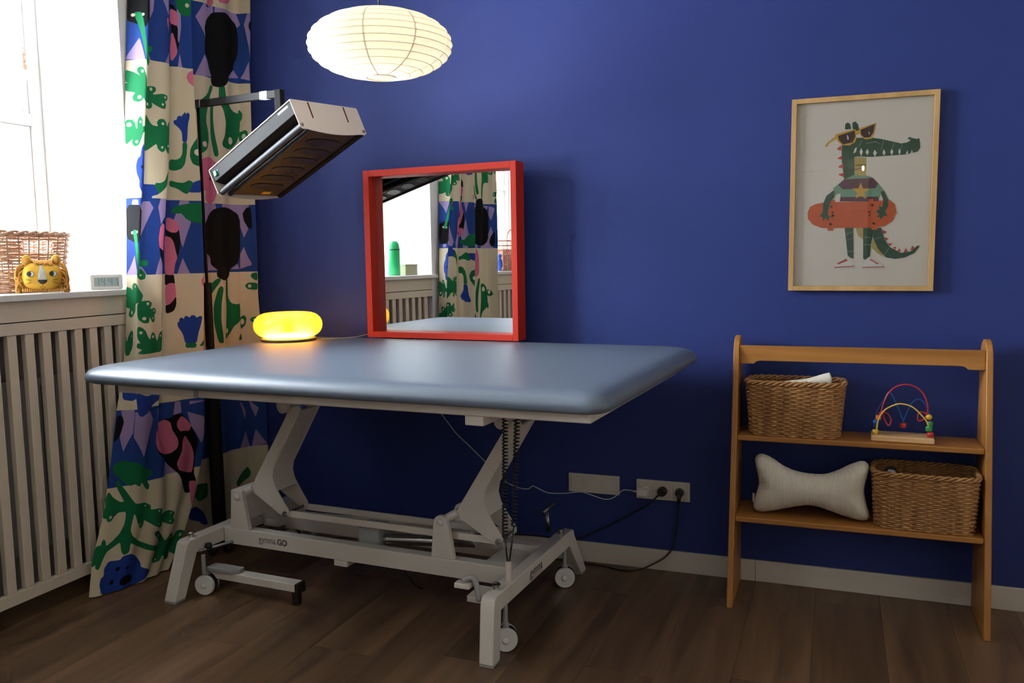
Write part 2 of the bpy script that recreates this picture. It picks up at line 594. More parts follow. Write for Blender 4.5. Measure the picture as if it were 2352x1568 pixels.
# printed shapes of the curtain cloth: millimetres along the cloth and up from the floor
PRINT = {
 'lilac': ["45,2241 74,2145 -2,2156","91,2418 125,2425 117,2356 94,2315","154,2422 203,2433 203,2358 192,2355","86,2181 113,2140 86,2129","200,2204 203,2148 169,2150","418,2396 441,2376 440,2317 423,2249 415,2273","425,2207 444,2125 406,2117","787,2490 797,2459 824,2468 842,2487 841,2445 794,2318 742,2407","855,2486 969,2510 1006,2424 972,2395 848,2447","783,2248 836,2159 731,2144","968,2210 994,2177 919,2164","1068,2486 1088,2484 1083,2265 1073,2320 1027,2424","1075,2252 1081,2163 1001,2173","29,1576 62,1575 68,1553 24,1555","52,1348 86,1264 0,1264","111,1583 134,1542 87,1419 84,1552 90,1562","162,1586 193,1582 205,1509 190,1501 174,1474 152,1544","90,1300 100,1299 121,1262 89,1263","186,1342 205,1293 202,1257 158,1261","414,1581 454,1582 459,1566 409,1558","399,1526 424,1528 463,1491 431,1377 416,1422 411,1462 391,1497","431,1335 461,1253 403,1255","745,1594 829,1595 839,1561 764,1508 748,1486","881,1603 987,1607 988,1514 866,1559","750,1357 792,1336 834,1276 749,1275","974,1304 987,1279 928,1277","988,1599 1040,1596 1051,1572 1007,1533 1044,1469 1013,1425 990,1478","1013,1384 1060,1306 1058,1295 991,1279 990,1348","26,713 88,725 88,620 58,547 33,607 45,672","151,704 179,662 139,513 92,602 91,704","381,713 406,710 403,661 364,653","443,705 502,699 439,689","430,660 497,625 504,587 479,509 439,599","198,703 206,702 232,650 209,640","292,470 383,385 269,385","956,649 995,590 986,545","1011,650 1056,597 1042,553","984,495 1010,394 952,405","1040,494 1081,415 1017,409"],
 'green': ["829,2121 840,2112 800,2030 780,1978 777,1944 793,1901 795,1865 777,1826 747,1806 736,1805 740,1960 731,1990 736,2027 798,2072","506,1861 487,1837 469,1804 465,1774 475,1744 492,1735 505,1737","825,2039 841,2041 837,1972 843,1907 862,1810 854,1799 843,1801 820,1891 821,1983","871,2122 893,2125 902,2071 928,2037 961,2014 990,2007 994,1964 987,1909 975,1872 947,1842 912,1839 886,1847 882,1863 898,1899 904,1959 890,2016 869,2050","990,2028 1007,2010 1004,1985 990,1968","989,1920 1027,1932 1052,1919 1040,1895 1005,1882 991,1884","833,1237 849,1231 800,1168 771,1132 773,1193","836,1191 851,1200 863,1190 847,1120 844,1038 861,936 833,938 812,1040 812,1111","890,1230 907,1230 909,1150 933,1116 962,1109 986,1112 982,1032 941,1010 919,978 879,951 881,981 895,1090 887,1159","986,1046 1013,1056 1028,1044 1020,1011 1000,998 986,993","983,970 993,942 967,940","1081,1209 1046,1211 1027,1199 1042,1183 1080,1178","1081,1259 1064,1257 1056,1246 1065,1232 1080,1222","1075,1044 1058,1045 1046,1034 1056,1021 1076,1025","427,1829 451,1830 446,1783 436,1740 418,1719 394,1710 376,1712 377,1754 400,1753 417,1764 427,1787","377,1664 399,1657 425,1655 441,1660 458,1669 472,1661 455,1620 446,1612 427,1619 399,1635 377,1642","202,1711 202,1677 190,1636 174,1621 151,1602 136,1635 139,1644 156,1644 178,1655 193,1686","439,960 469,957 468,939 439,942","498,970 481,943 498,949","381,1530 392,1552 426,1562 472,1570 505,1571 503,1486 470,1489 448,1503 424,1528 399,1526","410,2432 495,2455 495,2375 448,2371 429,2387 418,2403","0,2111 29,2099 61,2074 42,2101 42,2115 53,2120 66,2114 84,2072 87,1990 81,1979 73,1996 61,1982 46,1978 31,1984 28,1999 40,2017 1,2027 1,2058 37,2046 0,2067","84,2033 104,2041 127,2042 131,2031 124,2020 110,2011 122,2008 159,2017 179,2012 179,1998 165,1988 171,1972 168,1959 156,1958 136,1967 108,1983 117,1966 111,1953 92,1949 86,1957","1,1897 11,1905 27,1903 36,1890 40,1866 48,1864 47,1899 58,1917 69,1903 70,1872 87,1875 86,1859 74,1847 66,1824 54,1801 39,1795 28,1807 33,1833 2,1801","87,1924 101,1904 118,1882 144,1878 138,1897 146,1910 163,1912 175,1897 178,1873 189,1899 200,1910 206,1908 207,1830 197,1838 199,1782 192,1772 179,1785 175,1814 170,1784 157,1776 143,1788 138,1813 107,1784 88,1774 88,1837","0,1215 26,1210 74,1189 48,1206 44,1222 61,1232 79,1227 92,1203 106,1182 101,1158 77,1149 76,1115 57,1096 34,1092 18,1102 33,1129 1,1133 1,1169 34,1158 1,1174","80,1292 94,1290 113,1268 112,1250 98,1246 83,1257","89,1144 103,1155 128,1157 142,1148 138,1133 126,1125 141,1121 156,1126 167,1117 163,1103 155,1098 160,1081 156,1068 146,1070 139,1085 124,1101 131,1081 127,1067 110,1068 93,1084 89,1101","-1,1018 9,982 23,1014 43,1033 62,1036 62,969 41,938 8,935","89,1051 101,1049 115,1034 125,1004 140,991 139,1012 149,1026 161,1015 172,987 179,986 189,1017 201,1027 205,1023 212,941 91,941 110,959 88,968 89,984 103,982 89,1010","201,1102 205,1102 204,1043 202,1041","10,494 53,512 115,494 156,466 201,447 200,427 166,427 195,388 191,374 173,386 143,419 137,398 114,414 99,408 79,421 51,450 28,460","35,428 49,436 86,385 123,332 140,326 182,322 211,306 215,285 262,282 282,268 275,250 340,257 378,242 373,220 394,206 378,195 287,228 309,207 291,201 251,217 191,258 192,232 182,223 167,238 127,301 125,229 139,203 181,173 245,141 319,121 324,140 264,175 254,190 274,190 315,170 364,129 383,156 403,154 431,126 454,155 482,151 538,118 527,108 502,97 501,61 446,83 462,51 420,58 379,84 370,61 331,60 308,82 322,107 243,127 177,158 137,182 139,143 125,138 112,150 99,194 74,179 46,167 32,133 24,107 14,115 18,136 2,121 -1,132 2,191 14,198 18,167 21,217 31,209 39,186 69,201 91,224 102,259 98,308 68,310 49,297 38,281 23,283 17,296 2,299 -2,321 8,339 1,369 9,396 30,371 70,345 88,346 69,378","714,299 771,291 785,231 739,220 717,252","985,310 1002,281 995,261 967,246 945,221 939,243 962,289"],
 'over': ["27,2345 50,2343 64,2279 68,2250 86,2182 97,2140 88,2124 84,2139 69,2197 48,2275 32,2324","32,1447 54,1450 68,1410 79,1371 88,1354 90,1290 79,1323 54,1386 41,1420","95,1323 119,1323 120,1304 97,1302","89,2203 109,2207 112,2191 95,2181 88,2184"],
 'blue': ["708,183 727,202 777,152 810,96 788,102 756,131 719,148","85,1802 72,1783 68,1752 53,1743 45,1715 49,1684 68,1654 68,1630 88,1606 91,1629","86,1636 134,1637 146,1626 153,1602 123,1591 127,1571 90,1569","392,1921 403,1923 406,1937 414,1942 425,1937 432,1951 437,1948 443,1961 449,1947 458,1959 470,1956 468,1939 458,1911 450,1835 427,1834 425,1874 415,1888 393,1909","457,1632 475,1661 502,1673 503,1621 459,1619","405,1052 415,1055 415,1067 423,1073 433,1063 438,1078 444,1077 453,1066 457,1079 465,1080 472,1066 484,1076 489,1071 484,1041 475,1003 469,957 438,960 431,997 421,1018 409,1034","15,806 87,800 89,752 27,759","91,782 132,760 199,772 202,741 165,722 148,701 115,683 103,692 96,744","58,8 39,45 41,69 56,75 51,104 68,125 113,118 123,132 154,132 192,112 224,83 235,62 323,34 294,19 222,6 153,2"],
 'black': ["0,2417 89,2412 92,2320 83,2304 68,2283 40,2297 1,2318","1,1553 87,1550 86,1419 78,1395 44,1401 3,1418","392,2332 418,2320 415,2256 423,2252 413,2216 393,2293","388,2410 401,2407 415,2383 393,2394","365,1457 395,1442 411,1455 418,1407 413,1362 404,1339 394,1367 386,1402 367,1425","188,1481 198,1496 200,1465 194,1472","176,1381 201,1364 203,1310 189,1337","361,1267 388,1264 393,1219 361,1212","361,1134 398,1169 398,1131 387,1107 365,1098 361,1101","841,2447 901,2458 947,2451 984,2422 994,2351 987,2271 968,2240 964,2210 923,2176 921,2154 896,2126 867,2116 838,2120 830,2142 836,2159 813,2197 811,2222 786,2252 786,2308 791,2325 785,2365 796,2404","1079,2435 1087,2432 1086,2389 1072,2414","882,1566 942,1560 978,1536 988,1495 988,1348 970,1304 928,1277 923,1247 898,1231 866,1229 833,1244 830,1263 838,1276 795,1306 792,1336 754,1357 745,1415 748,1481 776,1527 827,1555","1059,1571 1027,1566 1004,1541 1013,1506 1044,1475 1063,1467","368,656 396,658 420,632 438,588 452,559 463,520 454,467 463,385 483,349 461,305 436,310 376,395 292,470 227,514 216,557 295,604 328,642 356,644","10,694 36,689 48,666 33,617 12,595 5,592"],
 'pink': ["389,2393 415,2381 421,2352 414,2324 389,2334","393,2296 404,2260 413,2211 389,2172 386,2209","185,2340 201,2336 201,2280 187,2313","500,2142 476,2130 467,2112 475,2093 498,2075","801,2493 842,2503 842,2490 824,2469 804,2473","866,2514 951,2535 937,2513 901,2502 876,2501","368,1508 390,1496 406,1477 410,1457 401,1445 382,1445 367,1457","362,1427 378,1420 388,1402 397,1362 404,1334 394,1309 388,1264 374,1262 361,1267","188,1479 201,1460 205,1364 176,1381 168,1420 171,1444 173,1464","361,1214 374,1224 386,1224 394,1215 398,1169 375,1140 361,1132","500,1252 491,1239 491,1221 499,1203","746,1777 776,1787 812,1788 849,1769 845,1636 828,1592 782,1577 756,1595 762,1639 740,1641","315,633 334,640 348,627 347,594 362,547 353,515 321,496 278,501 235,519 209,555 205,610","376,625 400,645 420,628 439,595 429,576 402,583 382,583 372,604","402,558 419,532 450,465 455,393 433,397 368,417 354,448 369,483 384,535","449,352 477,350 492,319 503,266 486,253"],
}
DOTS = "61,2102,6 52,1996,8 16,1885,9 60,1894,5 45,1813,6 110,2031,7 169,2005,5 158,1974,5 94,1967,6 159,1894,6 198,1890,4 158,1795,5 190,1804,5 938,1878,17 765,1846,13 1016,1901,14 496,1792,14 69,1218,4 49,1111,8 47,1015,4 126,1146,6 156,1115,4 149,1084,4 112,1085,7 100,1028,6 151,1007,6 193,1007,4 1000,1026,14 1050,1196,8 1063,1033,6 891,990,12 96,1264,4 28,1439,6 63,1442,6 22,2335,7 57,2335,6 480,2417,9 186,310,4 257,274,5 356,244,4 362,211,4 273,219,4 172,241,4 33,296,6 290,169,6 479,135,6 388,143,4 340,70,4"
INKS = "79,1709,7 798,1692,9 152,38,17 173,36,19 194,32,13 102,43,9 113,88,8 155,83,7"
FOLD_S = [0.0, 0.087, 0.204, 0.288, 0.501, 0.601, 0.992, 1.085]
FOLD_Z = [2.75, 2.45, 2.2, 1.95, 1.7, 1.45, 1.3, 1.15, 1.0, 0.85, 0.7, 0.5, 0.3, 0.15, 0.0]
FOLD = [[[0.012,-0.573],[0.105,-0.553],[0.12,-0.454],[0.035,-0.489],[0.155,-0.361],[0.06,-0.391],[0.115,-0.015],[0.185,-0.014]],[[0.012,-0.601],[0.105,-0.578],[0.12,-0.477],[0.035,-0.512],[0.155,-0.381],[0.06,-0.411],[0.115,-0.035],[0.184,-0.024]],[[0.012,-0.624],[0.105,-0.607],[0.12,-0.495],[0.035,-0.53],[0.155,-0.39],[0.06,-0.42],[0.115,-0.053],[0.183,-0.036]],[[0.012,-0.648],[0.105,-0.633],[0.12,-0.514],[0.035,-0.549],[0.155,-0.392],[0.06,-0.422],[0.115,-0.068],[0.182,-0.043]],[[0.012,-0.671],[0.105,-0.66],[0.12,-0.538],[0.035,-0.573],[0.155,-0.393],[0.06,-0.423],[0.115,-0.084],[0.181,-0.048]],[[0.013,-0.694],[0.105,-0.694],[0.12,-0.575],[0.035,-0.61],[0.155,-0.397],[0.06,-0.427],[0.114,-0.097],[0.179,-0.054]],[[0.016,-0.711],[0.103,-0.717],[0.12,-0.594],[0.035,-0.629],[0.153,-0.398],[0.058,-0.428],[0.11,-0.101],[0.175,-0.055]],[[0.02,-0.728],[0.102,-0.74],[0.12,-0.607],[0.035,-0.642],[0.152,-0.404],[0.057,-0.434],[0.106,-0.106],[0.171,-0.056]],[[0.023,-0.744],[0.101,-0.754],[0.12,-0.618],[0.035,-0.653],[0.151,-0.411],[0.056,-0.441],[0.103,-0.106],[0.168,-0.041]],[[0.026,-0.775],[0.099,-0.77],[0.12,-0.641],[0.035,-0.676],[0.149,-0.418],[0.054,-0.448],[0.099,-0.106],[0.164,-0.026]],[[0.029,-0.823],[0.098,-0.787],[0.119,-0.669],[0.061,-0.672],[0.144,-0.424],[0.049,-0.454],[0.094,-0.105],[0.162,-0.014]],[[0.034,-0.874],[0.096,-0.816],[0.118,-0.712],[0.111,-0.642],[0.139,-0.441],[0.044,-0.471],[0.089,-0.094],[0.158,-0.014]],[[0.038,-0.934],[0.093,-0.862],[0.117,-0.759],[0.122,-0.678],[0.133,-0.507],[0.038,-0.537],[0.083,-0.082],[0.155,-0.014]],[[0.042,-1.001],[0.092,-0.916],[0.116,-0.805],[0.12,-0.733],[0.129,-0.579],[0.034,-0.609],[0.079,-0.079],[0.152,-0.014]],[[0.045,-1.029],[0.09,-0.978],[0.115,-0.88],[0.118,-0.818],[0.125,-0.685],[0.03,-0.715],[0.075,-0.079],[0.15,-0.014]]]
# poster shapes, millimetres from the lower left corner of the frame
POSTER = [
 "yellow 224,493 264,489 265,422 224,419",
 "green 178,540 187,545 215,543 228,562 279,560 316,552 379,533 399,536 410,543 399,548 405,555 419,549 430,546 437,549 441,534 442,514 434,501 398,493 281,490 234,494 223,493 225,409 190,408 179,486",
 "green 188,594 188,614 197,620 206,612 209,595",
 "green 214,597 212,617 222,622 232,611 240,576 223,572",
 "gold 153,579 223,594 228,562 224,547 206,536 178,538 161,556",
 "gold 119,537 130,553 163,578 165,566 135,548 126,534",
 "gold 235,596 295,612 288,573 279,556 256,555 242,568",
 "gold 223,587 242,590 242,576 226,574",
 "brown 164,573 221,589 224,567 215,546 182,541 168,556",
 "brown 241,590 289,608 285,578 274,561 254,561 243,573",
 "white 195,576 201,566 201,556 196,559",
 "white 268,584 273,576 271,570",
 "red 175,538 161,524 177,518",
 "red 181,501 163,490 182,485",
 "red 185,471 166,459 186,452",
 "red 188,438 168,431 188,421",
 "white 218,506 224,525 231,527 227,510",
 "white 245,524 251,511 246,494 240,510",
 "white 266,520 272,508 267,497 260,508",
 "white 291,516 299,504 292,490 286,504",
 "white 322,516 328,503 323,492 317,504",
 "white 348,516 354,505 349,492 343,504",
 "white 374,516 379,504 374,492 370,504",
 "white 400,508 403,495 395,494",
 "white 415,509 418,497 411,495",
 "teal 208,420 222,427 273,422 287,414 306,393 327,365 320,361 312,346 307,327 177,332 179,362 158,357 152,383 171,397 190,413",
 "purple 190,413 287,414 306,393 297,376 186,376 169,394",
 "purple 179,348 307,345 310,327 176,332",
 "gold 247,400 255,377 278,375 260,361 267,338 248,352 230,340 236,362 218,378 240,378",
 "yellow 233,234 260,233 261,189 243,204",
 "yellow 294,193 335,123 312,138 291,158",
 "green 196,233 225,234 230,119 219,122 209,132",
 "green 260,233 298,232 288,173 285,121 271,114 263,119",
 "green 298,233 321,232 334,187 353,160 390,139 421,143 445,165 452,163 435,138 404,122 372,117 340,123 312,155 294,198",
 "red 325,225 341,216 328,208",
 "red 333,197 347,192 337,183",
 "red 345,175 361,173 353,165",
 "red 362,159 373,162 372,151",
 "red 378,146 385,156 390,143",
 "red 399,141 406,157 412,142",
 "red 421,148 427,166 436,153",
 "orange 91,325 125,331 284,328 344,333 365,315 370,285 359,256 332,237 287,232 117,235 83,249 66,270 64,295 72,315",
 "orange 141,338 160,338 159,322 142,323",
 "orange 275,338 291,337 294,322 275,323",
 "orange 135,243 159,242 156,224 137,225",
 "orange 286,241 309,240 309,225 289,224",
 "green 155,375 158,352 142,328 135,288 143,275 157,287 158,277 140,273 138,260 128,273 119,261 117,276 106,279 118,294 118,324 129,354",
 "green 316,363 327,365 341,335 343,310 333,291 342,271 332,276 319,262 316,270 304,272 313,282 300,292 313,299 310,314 322,306 326,326",
 "white 165,90 174,107 207,122 224,109 232,92 230,85 168,82",
 "white 262,86 264,109 284,126 313,106 334,90 332,84",
 "red 164,89 231,93 231,89 164,85",
 "red 261,88 334,90 334,87 261,85",
 "red 172,102 205,120 209,112 177,98",
 "red 285,116 289,118 317,100 313,97",
 "line 247,553 234,527 236,527 249,553",
 "line 261,538 291,543 307,535 307,537 291,546 261,540",
 "line 319,549 312,513 314,513 321,548",
 "line 354,537 348,515 350,515 356,536",
 "line 382,530 376,504 377,504 384,530",
 "line 201,210 224,220 224,217 201,207",
 "line 205,189 226,197 226,195 205,187",
 "line 209,147 228,149 228,146 209,145",
 "line 264,199 287,198 287,196 264,196",
 "line 264,172 288,172 288,168 264,169",
 "line 322,198 301,193 301,191 322,195",
 "line 350,160 335,133 337,132 352,158",
 "brown 226,464 264,462 264,460 226,462",
 "brown 226,448 263,454 263,453 226,446",
 "navy 151,314 150,310 147,309 144,311 142,314 144,317 147,318 150,317",
 "navy 155,292 154,290 152,289 149,290 148,293 149,295 152,296 154,295",
 "navy 155,281 154,279 152,278 150,279 149,281 150,284 152,285 154,284",
 "navy 150,249 149,245 146,244 142,245 141,249 142,252 145,254 149,252",
 "navy 293,315 292,311 289,310 285,312 284,315 285,319 288,320 292,318",
 "navy 282,290 281,288 279,288 277,289 276,291 277,293 279,294 281,293",
 "navy 282,279 282,277 280,276 278,277 277,279 278,281 279,282 281,281",
 "navy 300,248 299,245 296,243 293,245 291,248 292,251 295,252 298,251",
]

# ================================================================== THE ROOM
RX, RY, RZ = 4.45, -5.25, 2.85
WIN = [(-1.75, -0.65), (-3.73, -2.63)]        # window openings along the left wall
WZ0, WZ1 = 1.18, 2.60


def structure(o):
    o['kind'] = 'structure'
    return o


structure(MB().box(-0.56, RX + 0.1, 0.0, 0.12, -0.05, RZ).build('wall_back', 'blue_wall'))
structure(MB().box(RX, RX + 0.12, RY, 0.0, -0.05, RZ).build('wall_right', 'white_wall'))
structure(MB().box(-0.56, RX + 0.12, RY, 0.12, RZ, RZ + 0.1).build('ceiling', 'ceiling'))

# left wall: piers, lintels and parapets with deep reveals
wl = MB()
edges = [0.0, -0.65, -1.75, -2.63, -3.73, RY]
for a, b in ((0, 1), (2, 3), (4, 5)):
    wl.box(-0.56, 0.0, edges[b], edges[a], -0.05, RZ)
for y0, y1 in WIN:
    wl.box(-0.56, 0.0, y0, y1, WZ1, RZ)
    wl.box(-0.56, -0.24, y0, y1, -0.05, WZ0)
structure(wl.build('wall_left', 'reveal'))
for i, (y0, y1) in enumerate(WIN):            # grey sheet lining the back of each radiator niche
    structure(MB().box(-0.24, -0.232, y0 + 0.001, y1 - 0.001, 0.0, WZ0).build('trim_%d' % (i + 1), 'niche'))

# wall behind the camera with a doorway, seen only as a reflection in the picture glass
DX0, DX1, DZ = 2.05, 2.95, 2.08
wf = MB()
wf.box(-0.56, DX0, RY - 0.12, RY, -0.05, RZ)
wf.box(DX1, RX + 0.12, RY - 0.12, RY, -0.05, RZ)
wf.box(DX0, DX1, RY - 0.12, RY, DZ, RZ)
structure(wf.build('wall_front', 'white_wall'))
d1 = struct_empty('door_1', ((DX0 + DX1) / 2, RY, 0))
w = (DX1 - DX0) / 2
MB().box(-w, w, -0.10, -0.06, 0, DZ).build('door_leaf', 'door', d1, bevel=0.003)
for x0, x1, z0, z1 in ((-w - 0.09, -w, 0, DZ + 0.09), (w, w + 0.09, 0, DZ + 0.09), (-w, w, DZ, DZ + 0.09)):
    MB().box(x0, x1, 0.0005, 0.02, z0, z1).build('door_casing', 'door', d1, bevel=0.004)
hd = MB().tube([(w - 0.07, -0.058, 1.02), (w - 0.07, -0.02, 1.02), (w - 0.19, -0.02, 1.02)], 0.009, 8)
hd.build('door_handle', 'chrome', d1, smooth=True)

# floor: planks laid towards the blue wall
fl = structure(MB().box(-0.56, RX, RY - 0.12, 0.0, -0.05, -0.0045).build('floor', 'subfloor'))
PW, PLEN = 0.228, 1.32
plank_meshes = {}


def plank(x0, x1, y0, y1):
    key = (round(x1 - x0, 3), round(y1 - y0, 3))
    if key not in plank_meshes:
        plank_meshes[key] = MB().box(0.0004, key[0] - 0.0004, 0.0004, key[1] - 0.0004, -0.0045, 0.0).mesh('plank', 'plank')
    o = bpy.data.objects.new('plank', plank_meshes[key])
    COL.objects.link(o)
    o.parent = fl
    o.location = (x0, y0, 0)


ix = 0
x = -0.24
while x < RX - 0.01:
    x1 = min(x + PW, RX)
    y = -((ix * 0.47) % 1.0) * PLEN
    top = 0.0
    cuts = [0.0]
    while y > RY + 0.02:
        if y < -0.02:
            cuts.append(y)
        y -= PLEN
    cuts.append(RY)
    for a, b in zip(cuts[:-1], cuts[1:]):
        plank(x, x1, b, a)
    x = x1
    ix += 1

# skirting boards
bb = struct_empty('baseboard_back', (0, 0, 0))
for x0, x1 in ((0.0, 2.4945), (2.4955, RX)):
    MB().box(x0, x1, -0.012, -0.0002, 0.0, 0.087).build('skirting_board', 'skirting', bb, bevel=0.002)
br = struct_empty('baseboard_right', (0, 0, 0))
MB().box(RX - 0.012, RX - 0.0002, RY, -0.013, 0.0, 0.087).build('skirting_board', 'skirting', br, bevel=0.002)


# windows: frame, two sashes with glazing bars, panes, sill, apron
def make_window(name, y0, y1):
    w = struct_empty(name, (0, 0, 0))
    X0, X1 = -0.53, -0.455
    zt = 2.60
    fr = 0.055
    for b in ((y0, y0 + fr, WZ0, zt), (y1 - fr, y1, WZ0, zt), (y0 + fr, y1 - fr, zt - fr, zt), (y0 + fr, y1 - fr, WZ0 + 0.027, WZ0 + 0.085)):
        MB().box(X0, X1, *b).build('window_frame', 'frame_white', w, bevel=0.004)
    ym = (y0 + y1) / 2
    MB().box(X0, X1 + 0.01, ym - 0.035, ym + 0.035, WZ0 + 0.085, zt - fr).build('mullion', 'frame_white', w, bevel=0.004)
    zt2 = 1.93
    for a, b in ((y0 + fr, ym - 0.035), (ym + 0.035, y1 - fr)):
        MB().box(X0 + 0.01, X1, a, b, zt2 - 0.025, zt2 + 0.025).build('transom', 'frame_white', w, bevel=0.003)
        for z0, z1 in ((WZ0 + 0.085, zt2 - 0.025), (zt2 + 0.025, zt - fr)):
            for q in ((a, a + 0.03, z0, z1), (b - 0.03, b, z0, z1), (a + 0.03, b - 0.03, z0, z0 + 0.03), (a + 0.03, b - 0.03, z1 - 0.03, z1)):
                MB().box(X0 + 0.015, X1 - 0.012, *q).build('sash_bar', 'frame_white', w, bevel=0.003)
            MB().box(-0.500, -0.496, a + 0.03, b - 0.03, z0 + 0.03, z1 - 0.03).build('pane', 'window_pane', w)
    MB().box(-0.455, 0.024, y0 - 0.045, y1 - 0.002, 1.182, 1.207).build('window_sill', 'sill', w, bevel=0.004)
    MB().box(-0.02, 0.004, y0 + 0.004, y1 - 0.004, 1.107, 1.1815).build('apron_board', 'white_gloss', w, bevel=0.002)
    return w


make_window('window_1', *WIN[0])
make_window('window_2', *WIN[1])


# radiators behind slatted covers
def make_cover(y0, y1, label):
    t = thing('radiator_cover', label, 'radiator cover', (0, (y0 + y1) / 2, 0), group='slatted radiator covers under the windows')
    h = (y1 - y0) / 2
    MB().box(-0.022, 0.004, -h, h, 1.060, 1.1035).build('top_rail', 'white_gloss', t, bevel=0.002)
    MB().box(-0.022, 0.006, -h, h, 0.078, 0.122).build('bottom_rail', 'white_gloss', t, bevel=0.002)
    sl = MB().box(-0.024, 0.0005, -0.0185, 0.0185, 0.1225, 1.0598).build('slat', 'white_gloss', t, bevel=0.0025)
    first = True
    y = -1.2355 + 1.2 - 0.0722 * 6
    while y < h - 0.018:
        if y > -h + 0.018:
            if first:
                sl.location.y = y
                first = False
            else:
                c = sl.copy()
                COL.objects.link(c)
                c.parent = t
                c.location.y = y
        y += 0.0722
    MB().box(-0.05, -0.0245, -h + 0.02, -h + 0.05, 0.0, 1.05).build('bracket', 'white_gloss', t)
    MB().box(-0.05, -0.0245, h - 0.05, h - 0.02, 0.0, 1.05).build('bracket', 'white_gloss', t)
    return t


def make_radiator(y0, y1, label):
    t = thing('radiator', label, 'radiator', (-0.15, (y0 + y1) / 2, 0), group='panel radiators inside the covers')
    h = (y1 - y0) / 2 - 0.09
    MB().box(-0.03, 0.03, -h, h, 0.20, 0.88).build('panel', 'radiator', t, bevel=0.01)
    n = 15
    rib = MB().box(0.03, 0.042, -0.017, 0.017, 0.23, 0.85).build('rib', 'radiator', t, bevel=0.005)
    for i in range(n):
        o = rib if i == 0 else rib.copy()
        if i:
            COL.objects.link(o)
            o.parent = t
        o.location.y = -h + 0.04 + (2 * h - 0.08) * i / (n - 1)
    for s in (-1, 1):
        MB().tube([(0, s * (h - 0.06), 0.2), (0, s * (h - 0.06), 0.0)], 0.011, 8).build('pipe', 'radiator', t, smooth=True)
    return t


make_cover(-1.75, -0.65, 'slatted cream radiator cover beneath the windowsill with the lion cushion')
make_cover(-3.73, -2.63, 'slatted cream radiator cover reflected at the right edge of the red mirror')
make_radiator(-1.75, -0.65, 'grey panel radiator behind the slats beside the patterned curtain')
make_radiator(-3.73, -2.63, 'grey panel radiator behind the slats reflected in the red mirror')


# ================================================================== CURTAINS
def seg_sdf(P, poly):
    """signed distance (inside > 0) of points P to one closed polygon"""
    a = np.array(poly)
    b = np.roll(a, -1, axis=0)
    d = b - a
    L = (d * d).sum(1) + 1e-12
    rel = P[:, None, :] - a[None]
    t = np.clip((rel * d[None]).sum(2) / L[None], 0, 1)
    q = rel - t[..., None] * d[None]
    dist = np.sqrt((q * q).sum(2)).min(1)
    ya, yb = a[:, 1][None], b[:, 1][None]
    py = P[:, 1][:, None]
    cond = (ya > py) != (yb > py)
    xi = a[:, 0][None] + (py - ya) / np.where(np.abs(yb - ya) < 1e-12, 1e-12, yb - ya) * d[:, 0][None]
    inside = (np.sum(cond & (P[:, 0][:, None] < xi), axis=1) % 2) == 1
    return np.where(inside, dist, -dist)


def rounded(poly, it=1):
    """corner cutting, so that the printed shapes have soft outlines"""
    P = [np.array(p) for p in poly]
    for _ in range(it):
        Q = []
        for i in range(len(P)):
            a, b = P[i], P[(i + 1) % len(P)]
            Q += [a * 0.84 + b * 0.16, a * 0.16 + b * 0.84]
        P = Q
    return [tuple(p) for p in P]


def parse(s):
    return [tuple(int(v) / 1000 for v in q.split(',')) for q in s.split()]


BANDS = [(2.15, 2.475), (1.265, 1.582), (0.41, 0.715)]     # harlequin bands between the cream ones
LAYERS = ['lilac', 'blue', 'green', 'black', 'pink', 'over']


def print_fields(S, Z):
    P = np.stack([S, Z], 1)
    out = {}
    FAR = -0.03
    for k in LAYERS:
        f = np.full(len(P), FAR)
        for s in PRINT.get(k, []):
            poly = parse(s)
            poly = poly if k == 'lilac' else rounded(poly)
            q = np.array(poly)
            lo, hi = q.min(0) - 0.03, q.max(0) + 0.03
            ii = np.nonzero((P[:, 0] > lo[0]) & (P[:, 0] < hi[0]) & (P[:, 1] > lo[1]) & (P[:, 1] < hi[1]))[0]
            for c in range(0, len(ii), 20000):
                j = ii[c:c + 20000]
                f[j] = np.maximum(f[j], seg_sdf(P[j], poly) + (0.0 if k == 'lilac' else 0.0022))
        out[k] = f
    for k, txt in (('dots', DOTS), ('inks', INKS)):
        f = np.full(len(P), FAR)
        for x, z, r in parse(txt):
            f = np.maximum(f, r - np.hypot(P[:, 0] - x, P[:, 1] - z))
        out[k] = f
    band = np.full(len(P), -9.0)
    for a, b in BANDS:
        band = np.maximum(band, np.minimum(P[:, 1] - a, b - P[:, 1]))
    out['band'] = np.clip(band, FAR, 0.03)
    return out


